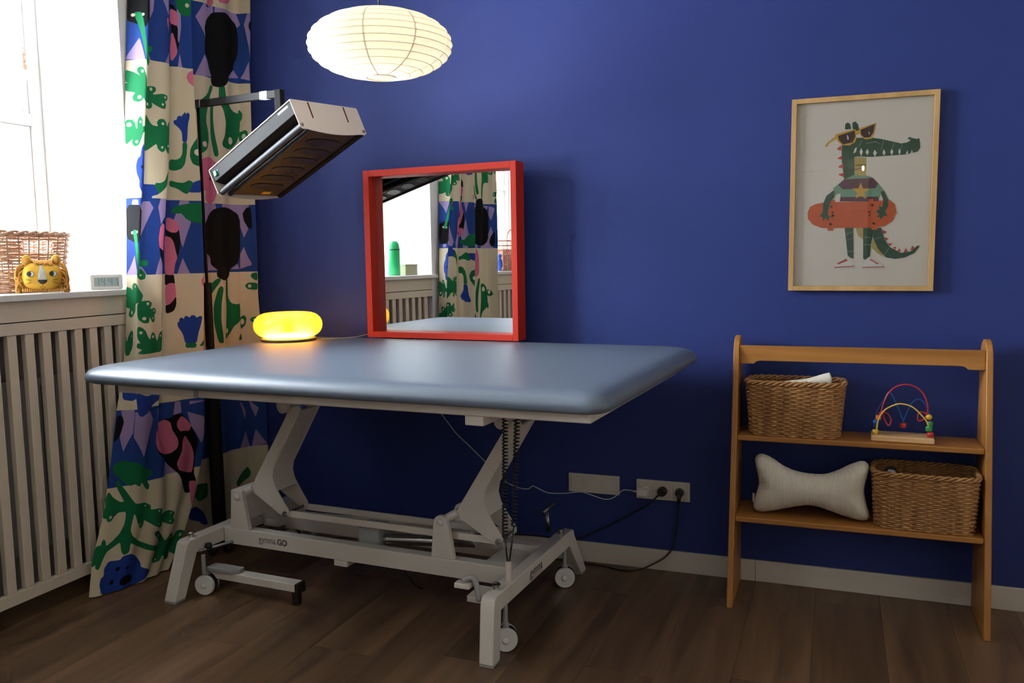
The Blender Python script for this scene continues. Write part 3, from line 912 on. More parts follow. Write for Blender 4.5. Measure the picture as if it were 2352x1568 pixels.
def fabric_mat():
    m = bpy.data.materials.new('printed_curtain_cotton')
    m.use_nodes = True
    nt = m.node_tree
    b = nt.nodes['Principled BSDF']
    b.inputs['Roughness'].default_value = 0.9
    b.inputs['Specular IOR Level'].default_value = 0.15
    col = {'cream': (0.70, 0.60, 0.42), 'band': (0.022, 0.060, 0.26), 'lilac': (0.37, 0.27, 0.50), 'blue': (0.020, 0.055, 0.30),
           'green': (0.012, 0.165, 0.060), 'black': (0.008, 0.008, 0.009), 'pink': (0.68, 0.17, 0.28), 'over': (0.015, 0.22, 0.085),
           'inks': (0.008, 0.008, 0.012), 'dots': (0.74, 0.66, 0.52)}

    def mask(name):
        a = nt.nodes.new('ShaderNodeAttribute')
        a.attribute_name = 'print_' + name
        r = nt.nodes.new('ShaderNodeMapRange')
        r.inputs['From Min'].default_value = -0.0007
        r.inputs['From Max'].default_value = 0.0007
        nt.links.new(a.outputs['Fac'], r.inputs['Value'])
        return r.outputs[0]

    def mix(fac, A, B):
        x = nt.nodes.new('ShaderNodeMix')
        x.data_type = 'RGBA'
        nt.links.new(fac, x.inputs['Factor'])
        if isinstance(A, tuple):
            x.inputs['A'].default_value = (*A, 1)
        else:
            nt.links.new(A, x.inputs['A'])
        if isinstance(B, tuple):
            x.inputs['B'].default_value = (*B, 1)
        else:
            nt.links.new(B, x.inputs['B'])
        return x.outputs['Result']

    c = mix(mask('lilac'), col['band'], col['lilac'])
    c = mix(mask('band'), col['cream'], c)
    for k in ('blue', 'green', 'black', 'pink', 'over', 'inks', 'dots'):
        c = mix(mask(k), c, col[k])
    nt.links.new(c, b.inputs['Base Color'])
    tc = nt.nodes.new('ShaderNodeTexCoord')
    wv = nt.nodes.new('ShaderNodeTexNoise')
    wv.inputs['Scale'].default_value = 900
    nt.links.new(tc.outputs['Object'], wv.inputs['Vector'])
    bp = nt.nodes.new('ShaderNodeBump')
    bp.inputs['Strength'].default_value = 0.12
    bp.inputs['Distance'].default_value = 0.001
    nt.links.new(wv.outputs['Fac'], bp.inputs['Height'])
    nt.links.new(bp.outputs[0], b.inputs['Normal'])
    tl = nt.nodes.new('ShaderNodeBsdfTranslucent')           # daylight glows a little through the cotton
    nt.links.new(c, tl.inputs['Color'])
    mx = nt.nodes.new('ShaderNodeMixShader')
    mx.inputs[0].default_value = 0.12
    nt.links.new(b.outputs[0], mx.inputs[1])
    nt.links.new(tl.outputs[0], mx.inputs[2])
    nt.links.new(mx.outputs[0], nt.nodes['Material Output'].inputs['Surface'])
    return m


M_['fabric'] = fabric_mat()


def curtain_mesh(ns, nz, place, print_z, ztop=2.72, zbot=0.006):
    T = np.array(FOLD)
    zl = np.array(FOLD_Z)[::-1]
    s = np.linspace(0, FOLD_S[-1], ns)
    z = np.linspace(ztop, zbot, nz)
    X = np.zeros((nz, ns))
    Y = np.zeros((nz, ns))
    K = np.ones(9) / 9
    for r, zz in enumerate(z):
        zq = place(zz)
        cx = [np.interp(zq, zl, T[::-1, k, 0]) for k in range(8)]
        cy = [np.interp(zq, zl, T[::-1, k, 1]) for k in range(8)]
        x = np.interp(s, FOLD_S, cx)
        y = np.interp(s, FOLD_S, cy)
        h = max(2, ns // 75)
        ker = np.hanning(2 * h + 3)[1:-1]
        ker /= ker.sum()
        X[r] = np.convolve(np.pad(x, h, mode='edge'), ker, 'valid')
        Y[r] = np.convolve(np.pad(y, h, mode='edge'), ker, 'valid')
    SS, ZZ = np.meshgrid(s, z)
    wave = 0.007 * np.sin(SS * 52 + 1.3 * np.sin(ZZ * 2.1)) + 0.0035 * np.sin(SS * 23 + ZZ * 5.0 + 1.0)
    X = X + wave
    return X, Y, ZZ, SS


def make_curtain(name, label, ns, nz, place, print_z, xf):
    X, Y, Z, SS = curtain_mesh(ns, nz, place, print_z)
    V = np.stack([X, Y, Z], 2).reshape(-1, 3)
    V = xf(V)
    idx = np.arange(ns * nz).reshape(nz, ns)
    F = np.stack([idx[:-1, :-1], idx[1:, :-1], idx[1:, 1:], idx[:-1, 1:]], 2).reshape(-1, 4)
    t = thing(name, label, 'curtain', (float(V[:, 0].mean()), float(V[:, 1].mean()), 0), group='printed curtains hung beside the windows')
    V = V - np.array(t.location)[None] * np.array([1, 1, 0])
    me = bpy.data.meshes.new('cloth')
    me.vertices.add(len(V))
    me.vertices.foreach_set('co', V.ravel())
    me.loops.add(F.size)
    me.loops.foreach_set('vertex_index', F.ravel())
    me.polygons.add(len(F))
    me.polygons.foreach_set('loop_start', np.arange(0, F.size, 4))
    me.polygons.foreach_set('loop_total', np.full(len(F), 4))
    me.polygons.foreach_set('use_smooth', np.ones(len(F), dtype=bool))
    me.update(calc_edges=True)
    me.validate()
    for k, f in print_fields(SS.ravel(), print_z(Z.ravel())).items():
        a = me.attributes.new('print_' + k, 'FLOAT', 'POINT')
        a.data.foreach_set('value', f.astype(np.float32))
    me.materials.append(M_['fabric'])
    o = bpy.data.objects.new('cloth', me)
    COL.objects.link(o)
    o.parent = t
    xs, ys = V[:ns, 0], V[:ns, 1]
    for i in range(6):                                     # curtain rings along the heading
        j = int((ns - 1) * (i + 0.5) / 6)
        MB().tube([(xs[j] + 0.016 * math.cos(a), ys[j], 2.735 + 0.016 * math.sin(a)) for a in np.linspace(0, 2 * PI, 13)[:-1]], 0.0025, 6, closed=True).build('curtain_ring', 'chrome', t, smooth=True)
    return t


make_curtain('printed_curtain', 'printed curtain hanging in the corner by the windowsill, behind the treatment table', 300, 620,
             lambda z: z, lambda z: z, lambda V: V)


def mirror_side(V):
    W = V.copy()
    W[:, 1] = -1.80 - 0.84 * (V[:, 1] + 0.72)
    return W


make_curtain('printed_curtain', 'printed curtain on the pier between the windows, seen reflected in the red mirror', 240, 420,
             lambda z: max(z, 1.0), lambda z: 2.965 - z, mirror_side)
rod = thing('curtain_rod', 'slim steel curtain rod above the windows holding both printed curtains', 'curtain rod', (0.1, -1.5, 2.765))
MB().tube([(0.0, -1.2, 0), (0.0, 1.47, 0)], 0.009, 10).build('rod', 'chrome', rod, smooth=True)
for y in (-1.18, 0.0, 1.44):
    MB().box(-0.0995, 0.0, y - 0.008, y + 0.008, -0.012, 0.012).build('wall_bracket', 'chrome', rod, bevel=0.002)


# ================================================================== TREATMENT TABLE
tb = thing('treatment_table', 'long blue-grey padded treatment table on a white lifting frame in front of the blue wall', 'treatment table', (1.091, -0.5295, 0), math.radians(-2.8))

# upholstered top: rounded slab swept from a cross-section
PU0, PU1, PV0, PV1 = -0.722, 1.190, -0.795, 0.452
PZ0, PZ1 = 0.904, 0.963


def pad_mesh():
    mb = MB()
    prof = [(0.060, 0.0), (0.022, 0.001), (0.006, 0.009), (0.0, 0.026), (0.003, 0.042), (0.013, 0.058), (0.030, 0.069), (0.055, 0.0755), (0.09, 0.077), (0.25, 0.0775)]
    rings = []
    for ins, h in prof:
        pts = []
        x0, x1, y0, y1 = PU0 + ins, PU1 - ins, PV0 + ins, PV1 - ins
        for sx, sy, a0, rad in ((1, 1, 0, 0.13), (-1, 1, PI / 2, 0.09), (-1, -1, PI, 0.10), (1, -1, 3 * PI / 2, 0.062)):
            R = max(0.005, rad - ins * 0.5)
            cx = x1 - R if sx > 0 else x0 + R
            cy = y1 - R if sy > 0 else y0 + R
            for k in range(9):
                a = a0 + PI / 2 * k / 8
                pts.append((cx + R * math.cos(a), cy + R * math.sin(a), PZ0 + h * (PZ1 - PZ0) / 0.0775))
        rings.append(pts)
    n = len(rings[0])
    vs = [p for r in rings for p in r]
    fs = []
    for i in range(len(rings) - 1):
        for k in range(n):
            l = (k + 1) % n
            fs.append((i * n + k, i * n + l, (i + 1) * n + l, (i + 1) * n + k))
    fs.append(tuple(range(n))[::-1])
    fs.append(tuple((len(rings) - 1) * n + k for k in range(n)))
    mb._add(vs, fs)
    return mb


pad_mesh().build('pad', 'pad', tb, smooth=True)

# top frame under the pad: long rails, end rails, cross bars
FU0, FU1, FV0, FV1 = -0.610, 1.118, -0.700, 0.30
for nm, b in (('frame_rail', (FU0, FU1, FV0, FV0 + 0.045)), ('frame_rail', (FU0, FU1, FV1 - 0.045, FV1)),
              ('end_rail', (FU0, FU0 + 0.045, FV0 + 0.045, FV1 - 0.045)), ('end_rail', (FU1 - 0.045, FU1, FV0 + 0.045, FV1 - 0.045))):
    MB().box(*b, 0.866, 0.9038).build(nm, 'table_white', tb, bevel=0.004)
MB().box(-0.265, -0.245, FV0 - 0.002, FV0 - 0.0003, 0.8665, 0.9035).build('frame_joint', 'grey_plastic', tb)
for u in (-0.31, 0.665):
    MB().box(u - 0.03, u + 0.03, -0.21, FV1 - 0.05, 0.811, 0.8658).build('cross_bar', 'table_white', tb, bevel=0.003)
MB().box(0.735, 0.795, FV0 + 0.012, FV0 + 0.30, 0.836, 0.8657).build('sleeve', 'table_white', tb, bevel=0.003)

# base: two bridge-shaped end frames and two long beams
ZT, ZB = 0.226, 0.166


def end_frame(u0, u1, nt_, nf, ft, ff):
    """nt_, nf: near leg at the top and at the foot; ft, ff: the same at the far end (along the table's width)"""
    w = 0.058
    def leg(v_top, v_foot, s):
        return [(v_top, ZT - 0.03)]
    poly = [(nf, 0.006), (nt_ - 0.002, ZT - 0.028), (nt_ + 0.006, ZT - 0.008), (nt_ + 0.022, ZT), (ft - 0.022, ZT), (ft - 0.006, ZT - 0.008), (ft + 0.002, ZT - 0.028), (ff, 0.006),
            (ff - w, 0.006), (ft - w * 0.95, ZB), (nt_ + w * 0.95, ZB), (nf + w, 0.006)]
    f = MB().prism(poly, u0, u1, 'yz').build('end_frame', 'table_white', tb, bevel=0.005)
    for v in (nf, ff - w):
        MB().box(u0 + 0.001, u1 - 0.001, v + 0.001, v + w - 0.001, 0.0, 0.006).build('foot_pad', 'grey_plastic', f, bevel=0.001)
    return f


ef_r = end_frame(0.655, 0.706, -0.452, -0.472, 0.315, 0.457)
ef_l = end_frame(-0.706, -0.650, -0.392, -0.466, 0.310, 0.455)
for v0, v1 in ((-0.187, -0.140), (0.056, 0.102)):
    MB().box(-0.6495, 0.6545, v0, v1, 0.158, ZT - 0.001).build('base_beam', 'table_white', tb, bevel=0.003)
MB().box(-0.105, -0.045, -0.186, -0.09, 0.134, 0.158).build('beam_foot', 'table_white', tb, bevel=0.002)
MB().box(0.560, 0.625, -0.36, -0.26, 0.158, 0.180).build('beam_foot', 'table_white', tb, bevel=0.002)


# lettering on the base
def face_mat(origin, xdir, ydir):
    x = Vector(xdir).normalized()
    y = Vector(ydir).normalized()
    z = x.cross(y)
    m = Matrix((x, y, z)).transposed().to_4x4()
    m.translation = origin
    return m


text_mesh('gymna.', 0.040, 'lettering', tb, 'lettering', face_mat((-0.468, -0.1875, 0.183), (1, 0, 0), (0, 0, 1)), 0.0, 0.82)
text_mesh('GO', 0.033, 'lettering', tb, 'lettering', face_mat((-0.376, -0.1875, 0.183), (1, 0, 0), (0, 0, 1)), 0.0013, 0.95)
text_mesh('gymna', 0.046, 'lettering', tb, 'lettering', face_mat((0.7065, -0.155, 0.186), (0, 1, 0), (0, 0, 1)), 0.0006, 1.0)
MB().box(0.7061, 0.7066, -0.122, -0.035, 0.1765, 0.1785).build('lettering_underline', 'red_line', tb)

# lifting arms (near and far plate joined by a web), pivots, posts, tie rods
ARM = [(-0.520, 0.392), (-0.498, 0.432), (-0.330, 0.700), (-0.312, 0.742), (-0.262, 0.748), (-0.254, 0.732), (-0.375, 0.530), (-0.400, 0.488), (-0.407, 0.452),
       (-0.398, 0.418), (-0.375, 0.378), (-0.336, 0.322), (-0.336, 0.306), (-0.346, 0.294), (-0.362, 0.292), (-0.380, 0.300), (-0.505, 0.374)]
for du in (0.0, 0.940):
    A = [(u + du, z) for u, z in ARM]
    arm = MB()
    arm.prism(A, -0.160, -0.154, 'xz')
    arm.prism(A, -0.036, -0.030, 'xz')
    web = [(-0.520, 0.392), (-0.498, 0.432), (-0.330, 0.700), (-0.318, 0.694), (-0.486, 0.426), (-0.506, 0.386)]
    arm.prism([(u + du, z) for u, z in web], -0.154, -0.036, 'xz')
    inner = [(-0.262, 0.728), (-0.375, 0.530), (-0.400, 0.488), (-0.407, 0.452), (-0.398, 0.418), (-0.385, 0.395), (-0.393, 0.392), (-0.406, 0.416), (-0.415, 0.452), (-0.408, 0.492), (-0.382, 0.535), (-0.270, 0.732)]
    arm.prism([(u + du, z) for u, z in inner], -0.154, -0.036, 'xz')
    ao = arm.build('lifting_arm', 'table_white', tb, bevel=0.0015, seg=1)
    MB().tube([(-0.566 + du, -0.152, 0.362), (-0.510 + du, -0.152, 0.395)], 0.017, 12).build('pivot_tube', 'table_white', ao, smooth=True, auto=True)
    for v in (-0.163, -0.027):
        MB().lathe([(0.0, -0.006), (0.009, -0.006), (0.012, 0.0), (0.012, 0.006)], 16, (-0.352 + du, v, 0.305), 'y').build('bolt', 'chrome', ao, smooth=True, auto=True)
    MB().tube([(-0.352 + du, -0.154, 0.305), (-0.352 + du, -0.036, 0.305)], 0.006, 10).build('pivot_pin', 'dark_steel', ao, smooth=True)
    # post that carries the arm: two plates with rounded tops
    for v0, v1 in ((-0.186, -0.166), (-0.024, -0.004)):
        P = [(-0.613 + du, ZT - 0.001), (-0.601 + du, 0.352)] + [(-0.572 + du + 0.028 * math.cos(a), 0.356 + 0.028 * math.sin(a)) for a in np.linspace(PI, 0, 9)] + [(-0.540 + du, 0.345), (-0.518 + du, ZT - 0.001)]
        if du == 0.0:
            P = [(-0.613, ZT - 0.001), (-0.602, 0.386), (-0.546, 0.386), (-0.518, ZT - 0.001)]
        po = MB().prism(P, v0, v1, 'xz').build('post', 'table_white', tb, bevel=0.002)
        MB().lathe([(0.0, -0.003), (0.012, -0.003), (0.014, 0.0)], 16, (-0.571 + du, v0 - 0.0002, 0.358), 'y').build('post_cap', 'table_white', po, smooth=True)
    if du == 0.0:
        MB().box(-0.602, -0.560, -0.166, -0.024, 0.250, 0.3855).build('post_cover', 'table_white', tb, bevel=0.002)
    # lug hanging from the top frame
    for v0 in (-0.188, -0.028):
        L = [(-0.352 + du, 0.8110), (-0.348 + du, 0.742)] + [(-0.324 + du + 0.024 * math.cos(a), 0.742 + 0.024 * math.sin(a)) for a in np.linspace(PI, 2 * PI, 9)] + [(-0.296 + du, 0.8110)]
        lo = MB().prism(L, v0, v0 + 0.022, 'xz').build('lug', 'table_white', tb, bevel=0.002)
        MB().lathe([(0.0, -0.003), (0.014, -0.003), (0.016, 0.0)], 16, (-0.324 + du, v0 - 0.0002, 0.744), 'y').build('lug_cap', 'table_white', lo, smooth=True)
    MB().tube([(-0.324 + du, -0.166, 0.744), (-0.324 + du, -0.028, 0.744)], 0.013, 10).build('upper_pin', 'table_white', tb, smooth=True)
for v in (-0.151, -0.045):
    MB().box(-0.352, 0.588, v, v + 0.010, 0.290, 0.316).build('tie_rod', 'table_white', tb, bevel=0.002)
# motor and piston between the beams
mo = MB().box(-0.04, 0.06, -0.12, -0.03, 0.19, 0.285).build('motor', 'grey_plastic', tb, bevel=0.012)
MB().tube([(0.05, -0.075, 0.222), (0.46, -0.075, 0.262)], 0.021, 12).build('piston', 'chrome', tb, smooth=True, auto=True)
MB().box(0.505, 0.6545, -0.139, 0.055, 0.196, 0.203).build('cover_plate', 'table_white', tb, bevel=0.001)
MB().tube([(-0.649, -0.33, 0.168), (-0.52, 0.10, 0.168)], 0.006, 8).build('brake_rod', 'dark_steel', tb, smooth=True)


# casters
def caster(u, v, rot):
    e = MB()
    e.tube([(0, 0, 0.165), (0, 0, 0.085)], 0.008, 10)
    e.box(-0.012, 0.012, 0.006, 0.030, 0.070, 0.090)
    c = e.build('caster', 'grey_plastic', tb, bevel=0.002)
    c.location = (u, v, 0)
    c.rotation_euler = (0, 0, rot)
    for s in (-0.017, 0.017):
        MB().lathe([(0.030, -0.008), (0.038, -0.009), (0.0405, -0.004), (0.0405, 0.004), (0.038, 0.009), (0.030, 0.008)], 28, (0, 0.018 + s, 0.041), 'y').build('wheel', 'white_plastic', c, smooth=True, auto=True)
        MB().lathe([(0.0385, -0.0035), (0.0412, -0.0035), (0.0412, 0.0035), (0.0385, 0.0035)], 28, (0, 0.018 + s * 0.45, 0.041), 'y').build('tyre', 'black', c, smooth=True, auto=True)
    MB().lathe([(0.0, -0.0015), (0.010, -0.0015), (0.013, 0.0)], 16, (0, 0.018 - 0.017 - 0.0095, 0.041), 'y').build('hub', 'white_plastic', c, smooth=True)
    return c


caster(-0.612, -0.345, 0.25)
caster(0.695, -0.345, 0.45)
caster(0.688, 0.245, 0.35)
caster(-0.66, 0.25, 0.1)
for u, v in ((-0.678, -0.335), (0.680, -0.380), (0.680, 0.225)):
    MB().lathe([(0.010, 0.0), (0.010, 0.014), (0.015, 0.016), (0.015, 0.020), (0.011, 0.023), (0.0, 0.023)], 16, (u, v, ZT - 0.0005)).build('caster_knob', 'chrome', tb, smooth=True, auto=True)
# foot bar beside the left end, its bracket, the brake lever and the lock handle
fb = MB().box(-0.62, -0.200, -0.312, -0.262, 0.058, 0.090).build('foot_bar', 'table_white', tb, bevel=0.003)
MB().box(-0.200, -0.185, -0.312, -0.262, 0.050, 0.090).build('end_cap', 'black', fb, bevel=0.003)
MB().box(-0.225, -0.195, -0.300, -0.272, 0.0, 0.057).build('bar_foot', 'black', fb, bevel=0.006)
MB().prism([(-0.62, -0.325), (-0.50, -0.325), (-0.475, -0.30), (-0.475, -0.27), (-0.62, -0.27)], 0.0905, 0.108, 'xy').build('pedal', 'grey_plastic', tb, bevel=0.004)
MB().tube(spline([(0.640, -0.43, 0.200), (0.630, -0.43, 0.262), (0.612, -0.43, 0.274), (0.585, -0.43, 0.262)], 6), 0.009, 10, flat=1.0).build('brake_lever', 'grey_plastic', tb, smooth=True)
MB().box(0.560, 0.615, -0.452, -0.415, 0.240, 0.258).build('lever_pad', 'table_white', tb, bevel=0.004)
MB().lathe([(0.0, -0.014), (0.012, -0.010), (0.014, 0.0), (0.012, 0.010), (0.0, 0.014)], 14, (-0.635, -0.29, 0.180)).build('release_knob', 'black', tb, smooth=True)
lk = MB().tube([(0.600, 0.30, 0.200), (0.592, 0.30, 0.282)], 0.011, 10)
lk.build('lock_handle', 'dark_steel', tb, smooth=True)
MB().tube([(0.582, 0.285, 0.284), (0.600, 0.36, 0.300)], 0.008, 8).build('lock_grip', 'dark_steel', tb, smooth=True)

# coiled hand-control cord hanging from the frame
cc = thing('coiled_cord', 'black coiled control cord hanging from the table frame beside the right lifting arm', 'cord', tb.matrix_world.translation if False else (0, 0, 0))
cc.location = (1.091, -0.5295, 0)
cc.rotation_euler = (0, 0, math.radians(-2.8))


def coil(p0, p1, r, turns):
    p0, p1 = Vector(p0), Vector(p1)
    n = turns * 9
    return [p0 + (p1 - p0) * (i / n) + Vector((r * math.cos(2 * PI * i / 9), r * math.sin(2 * PI * i / 9), 0)) for i in range(n + 1)]


MB().tube(coil((0.733, -0.30, 0.845), (0.712, -0.30, 0.42), 0.0085, 34), 0.0028, 5).build('coil', 'black', cc, smooth=True)
MB().tube(coil((0.688, -0.30, 0.845), (0.678, -0.30, 0.375), 0.0085, 40), 0.0028, 5).build('coil', 'black', cc, smooth=True)
MB().tube([(0.712, -0.30, 0.42), (0.700, -0.30, 0.34), (0.692, -0.30, 0.293)], 0.003, 6).build('cord_end', 'black', cc, smooth=True)
MB().tube([(0.678, -0.30, 0.375), (0.682, -0.30, 0.33), (0.686, -0.30, 0.293)], 0.003, 6).build('cord_end', 'black', cc, smooth=True)
MB().tube([(0.689, -0.30, 0.296), (0.689, -0.30, 0.2265)], 0.011, 10).build('plug_sleeve', 'table_white', cc, smooth=True, auto=True)


# ================================================================== MIRROR, LAMPS
mr = thing('mirror', 'square mirror in a deep red frame standing on the treatment table', 'mirror', (1.171, -0.122, 0.9635), math.radians(-3.5))
MH, MW, MD = 0.742, 0.3735, 0.080
# local y = 0 is the front face
MB().box(-MW, -MW + 0.030, 0, MD, 0, MH).build('frame_side', 'red', mr, bevel=0.0015)
MB().box(MW - 0.026, MW, 0, MD, 0, MH).build('frame_side', 'red', mr, bevel=0.0015)
MB().box(-MW + 0.0301, MW - 0.0261, 0, MD, 0, 0.026).build('frame_bottom', 'red', mr, bevel=0.0015)
MB().box(-MW + 0.0301, MW - 0.0261, 0, MD, MH - 0.028, MH).build('frame_top', 'red', mr, bevel=0.0015)
MB().box(-MW + 0.0302, MW - 0.0262, 0.056, 0.062, 0.0262, MH - 0.0282).build('mirror_glass', 'mirror', mr)
MB().box(-MW + 0.0302, MW - 0.0262, 0.063, 0.068, 0.0262, MH - 0.0282).build('back_board', 'red', mr)

# ring-shaped orange glass lamp
dl = thing('table_lamp', 'glowing orange ring-shaped glass lamp on the treatment table by the curtain', 'lamp', (0.515, -0.300, 0.9635))
M_['orange_glass'] = shade_mat('orange_opal_glass', (1.0, 0.50, 0.045), gloss=0.9, diffuse=0.12, rough=0.08, forward=0.45, fcol=(1.0, 0.66, 0.12))
MB().lathe([(0.0, 0.0), (0.118, 0.0), (0.120, 0.003), (0.120, 0.010), (0.112, 0.013), (0.0, 0.013)], 48).build('base', 'dark_steel', dl, smooth=True, auto=True)
ring = MB()
nu, nv = 64, 24
vs, fs = [], []
for i in range(nu):
    a = 2 * PI * i / nu
    for j in range(nv):
        b = 2 * PI * j / nv
        R = 0.084 + 0.065 * math.cos(b)
        h = 0.068 + 0.056 * math.copysign(abs(math.sin(b)) ** 0.9, math.sin(b))
        vs.append((R * math.cos(a), R * math.sin(a), h))
for i in range(nu):
    for j in range(nv):
        k, l = (i + 1) % nu, (j + 1) % nv
        fs.append((i * nv + j, k * nv + j, k * nv + l, i * nv + l))
ring._add(vs, fs)
ring.build('glass_ring', 'orange_glass', dl, smooth=True)
LAMP_RING = 48.0
M_['led'] = glow_mat('warm_led', (1.0, 0.70, 0.34), LAMP_RING)
MB().tube([(0.084 * math.cos(a), 0.084 * math.sin(a), 0.034) for a in np.linspace(0, 2 * PI, 49)[:-1]], 0.0110, 8, closed=True).build('light_ring', 'led', dl, smooth=True)

# rice-paper pendant
PC = (1.405, -0.985, 1.990)
pl = thing('pendant_lamp', 'glowing flattened rice-paper pendant lamp hanging above the treatment table', 'lamp', PC)
M_['paper'] = shade_mat('rice_paper', (0.97, 0.93, 0.84), diffuse=0.35)
PA, PB = 0.230, 0.100
NR = 15
prof = []
for i in range(NR):
    t0 = -PI / 2 * 0.90 + PI * 0.90 * i / (NR - 1)
    r, z = PA * math.cos(t0) ** 0.86, PB * math.sin(t0)
    prof.append((r, z))
full = []
for (r0, z0), (r1, z1) in zip(prof[:-1], prof[1:]):          # paper sags inwards a little between the hoops
    for k in range(4):
        f = k / 4
        s = 1 - 0.012 * math.sin(PI * f)
        full.append(((r0 + (r1 - r0) * f) * s, (z0 + (z1 - z0) * f) * (1 - 0.004 * math.sin(PI * f))))
full.append(prof[-1])
MB().lathe(full, 72, cap=False).build('paper_shade', 'paper', pl, smooth=True)
hoops = MB()
for r, z in prof:
    hoops.tube([((r - 0.001) * math.cos(a), (r - 0.001) * math.sin(a), z) for a in np.linspace(0, 2 * PI, 49)[:-1]], 0.0009, 5, closed=True)
hoops.build('hoops', 'cotton', pl, smooth=True)['kind'] = 'stuff'
for k in range(9):
    a = 2 * PI * k / 9 + 0.12
    MB().tube([((r - 0.003) * math.cos(a), (r - 0.003) * math.sin(a), z * 0.985) for r, z in full], 0.0022, 5, flat=0.5).build('rib', 'cotton', pl, smooth=True)
rb = prof[0][0]
MB().tube([(rb * math.cos(a), rb * math.sin(a), prof[0][1] - 0.002) for a in np.linspace(0, 2 * PI, 33)[:-1]], 0.0016, 6, closed=True).build('bottom_ring', 'cotton', pl, smooth=True)
MB().tube([(0, 0, 0.105), (0, 0, RZ - PC[2])], 0.0032, 8).build('cord', 'black', pl, smooth=True)
MB().tube([(0, 0, 0.022), (0, 0, 0.108)], 0.020, 12).build('lamp_holder', 'black', pl, smooth=True, auto=True)
PENDANT = 4.7
M_['bulb'] = glow_mat('warm_bulb', (1.0, 0.80, 0.52), PENDANT * 6.4)
MB().ball((0, 0, -0.012), 0.030, 0.030, 0.036).build('bulb', 'bulb', pl, smooth=True)

# heat lamp on a telescopic stand
HB = Vector((0.135, -0.362, 0))
hl = thing('heat_lamp', 'black and white tilted heat lamp on a tall stand beside the printed curtain', 'heat lamp', HB)
n_ = Vector((0.885, -0.298, 0.351))
b_ = Vector((-0.338, 0.099, 0.936))
a_ = b_.cross(n_)
HM = Matrix((n_ * 1.09, a_ * 1.09, b_ * 1.09)).transposed().to_4x4()
HM.translation = Vector((0.705, -0.527, 1.742)) - HB
HL, HW, HH = 0.274, 0.152, 0.054


def hpart(mb, name, mats, parent=hl, **kw):
    mb.v = [tuple(HM @ Vector(p)) for p in mb.v]
    return mb.build(name, mats, parent, **kw)


plate = [(-HW + 0.004, HH), (-HW, HH - 0.004), (-HW + 0.012, -HH + 0.012), (-HW + 0.024, -HH + 0.001)]
plate += [(y, -HH - 0.012 * math.cos(PI / 2 * y / 0.130) + 0.004) for y in np.linspace(-0.110, 0.128, 11)]
plate += [(HW - 0.012, -HH + 0.002), (HW, -HH + 0.010), (HW - 0.012, HH - 0.004), (HW - 0.016, HH)]
for x0 in (-HL - 0.003, HL):
    e = hpart(MB().prism(plate, x0, x0 + 0.003, 'yz'), 'end_plate', 'shell', bevel=0.0008, seg=1)
    s = 1 if x0 > 0 else -1
    xf = x0 + 0.0031 if x0 > 0 else x0 - 0.0001
    for y in (-0.082, 0.072):
        sl = MB().prism([(y, HH - 0.004), (y + 0.006, HH - 0.004), (y + 0.011, -0.006), (y + 0.008, -0.010), (y + 0.005, -0.006)], xf - 0.0002, xf + 0.0004, 'yz')
        hpart(sl, 'vent_slot', 'slot', e)
    for y in (-HW + 0.022, HW - 0.012):
        hpart(MB().lathe([(0.0, 0.003 * s), (0.005, 0.003 * s), (0.0065, 0.0)], 14, (xf, y, -HH + 0.016), 'x'), 'screw', 'brass', e, smooth=True)
hpart(MB().box(-HL, HL, -HW + 0.003, HW - 0.015, HH - 0.003, HH), 'top_sheet', 'shell')
body = hpart(MB().prism([(-HW + 0.006, HH - 0.0032), (-HW + 0.012, 0.004), (-0.080, -0.012), (0.10, -0.012), (HW - 0.02, HH - 0.0032)], -HL + 0.001, HL - 0.001, 'yz'), 'housing', 'black_metal', bevel=0.002)
hpart(MB().prism([(-HW + 0.0075, HH - 0.006), (-HW + 0.0125, 0.012), (-HW + 0.0135, 0.012), (-HW + 0.0085, HH - 0.006)][::-1], -HL + 0.045, HL - 0.012, 'yz'), 'side_strip', 'silver')
hpart(MB().prism([(-HW + 0.0066, 0.044), (-HW + 0.0106, 0.021), (-HW + 0.0116, 0.021), (-HW + 0.0076, 0.044)][::-1], HL - 0.085, HL - 0.025, 'yz'), 'paper_label', 'label')
hpart(MB().box(-HL + 0.018, -HL + 0.034, -HW + 0.003, -HW + 0.014, 0.016, 0.036), 'switch', 'green_switch', bevel=0.002)
hpart(MB().ball((-HL + 0.042, -HW + 0.010, 0.032), 0.0045), 'indicator', 'blue_led', smooth=True)
for y, z, r, m in ((-HW + 0.030, -0.037, 0.012, 'silver'), (-HW + 0.062, -0.044, 0.009, 'silver'), (HW - 0.018, -0.040, 0.013, 'black_metal')):
    hpart(MB().tube([(-HL + 0.001, y, z), (HL - 0.001, y, z)], r, 14), 'guard_tube', m, smooth=True, auto=True)
hpart(MB().box(-HL + 0.002, HL - 0.002, -HW + 0.070, HW - 0.034, -0.046, -0.036), 'underside', 'lamp_inside', bevel=0.003)
for i in range(6):
    x = -0.185 + 0.074 * i
    ol = [(x + 0.024 * math.cos(t), 0.020 + 0.072 * math.copysign(abs(math.sin(t)) ** 0.6, math.sin(t))) for t in np.linspace(0, 2 * PI, 25)[:-1]]
    hpart(MB().prism(ol, -0.0495, -0.0462, 'xy'), 'louvre', 'black', bevel=0.002)
hpart(MB().box(-HL + 0.020, -HL + 0.040, 0.034, 0.070, -0.0475, -0.0463), 'warning_label', 'yellow_label')
# arm, joint, stand
AP = Vector((0.140, -0.362, 2.005)) - HB
AE = Vector((0.690, -0.535, 1.975)) - HB
d = (AE - AP).normalized()
sd = Vector((-d.y, d.x, 0)).normalized()
upv = d.cross(sd) * -1


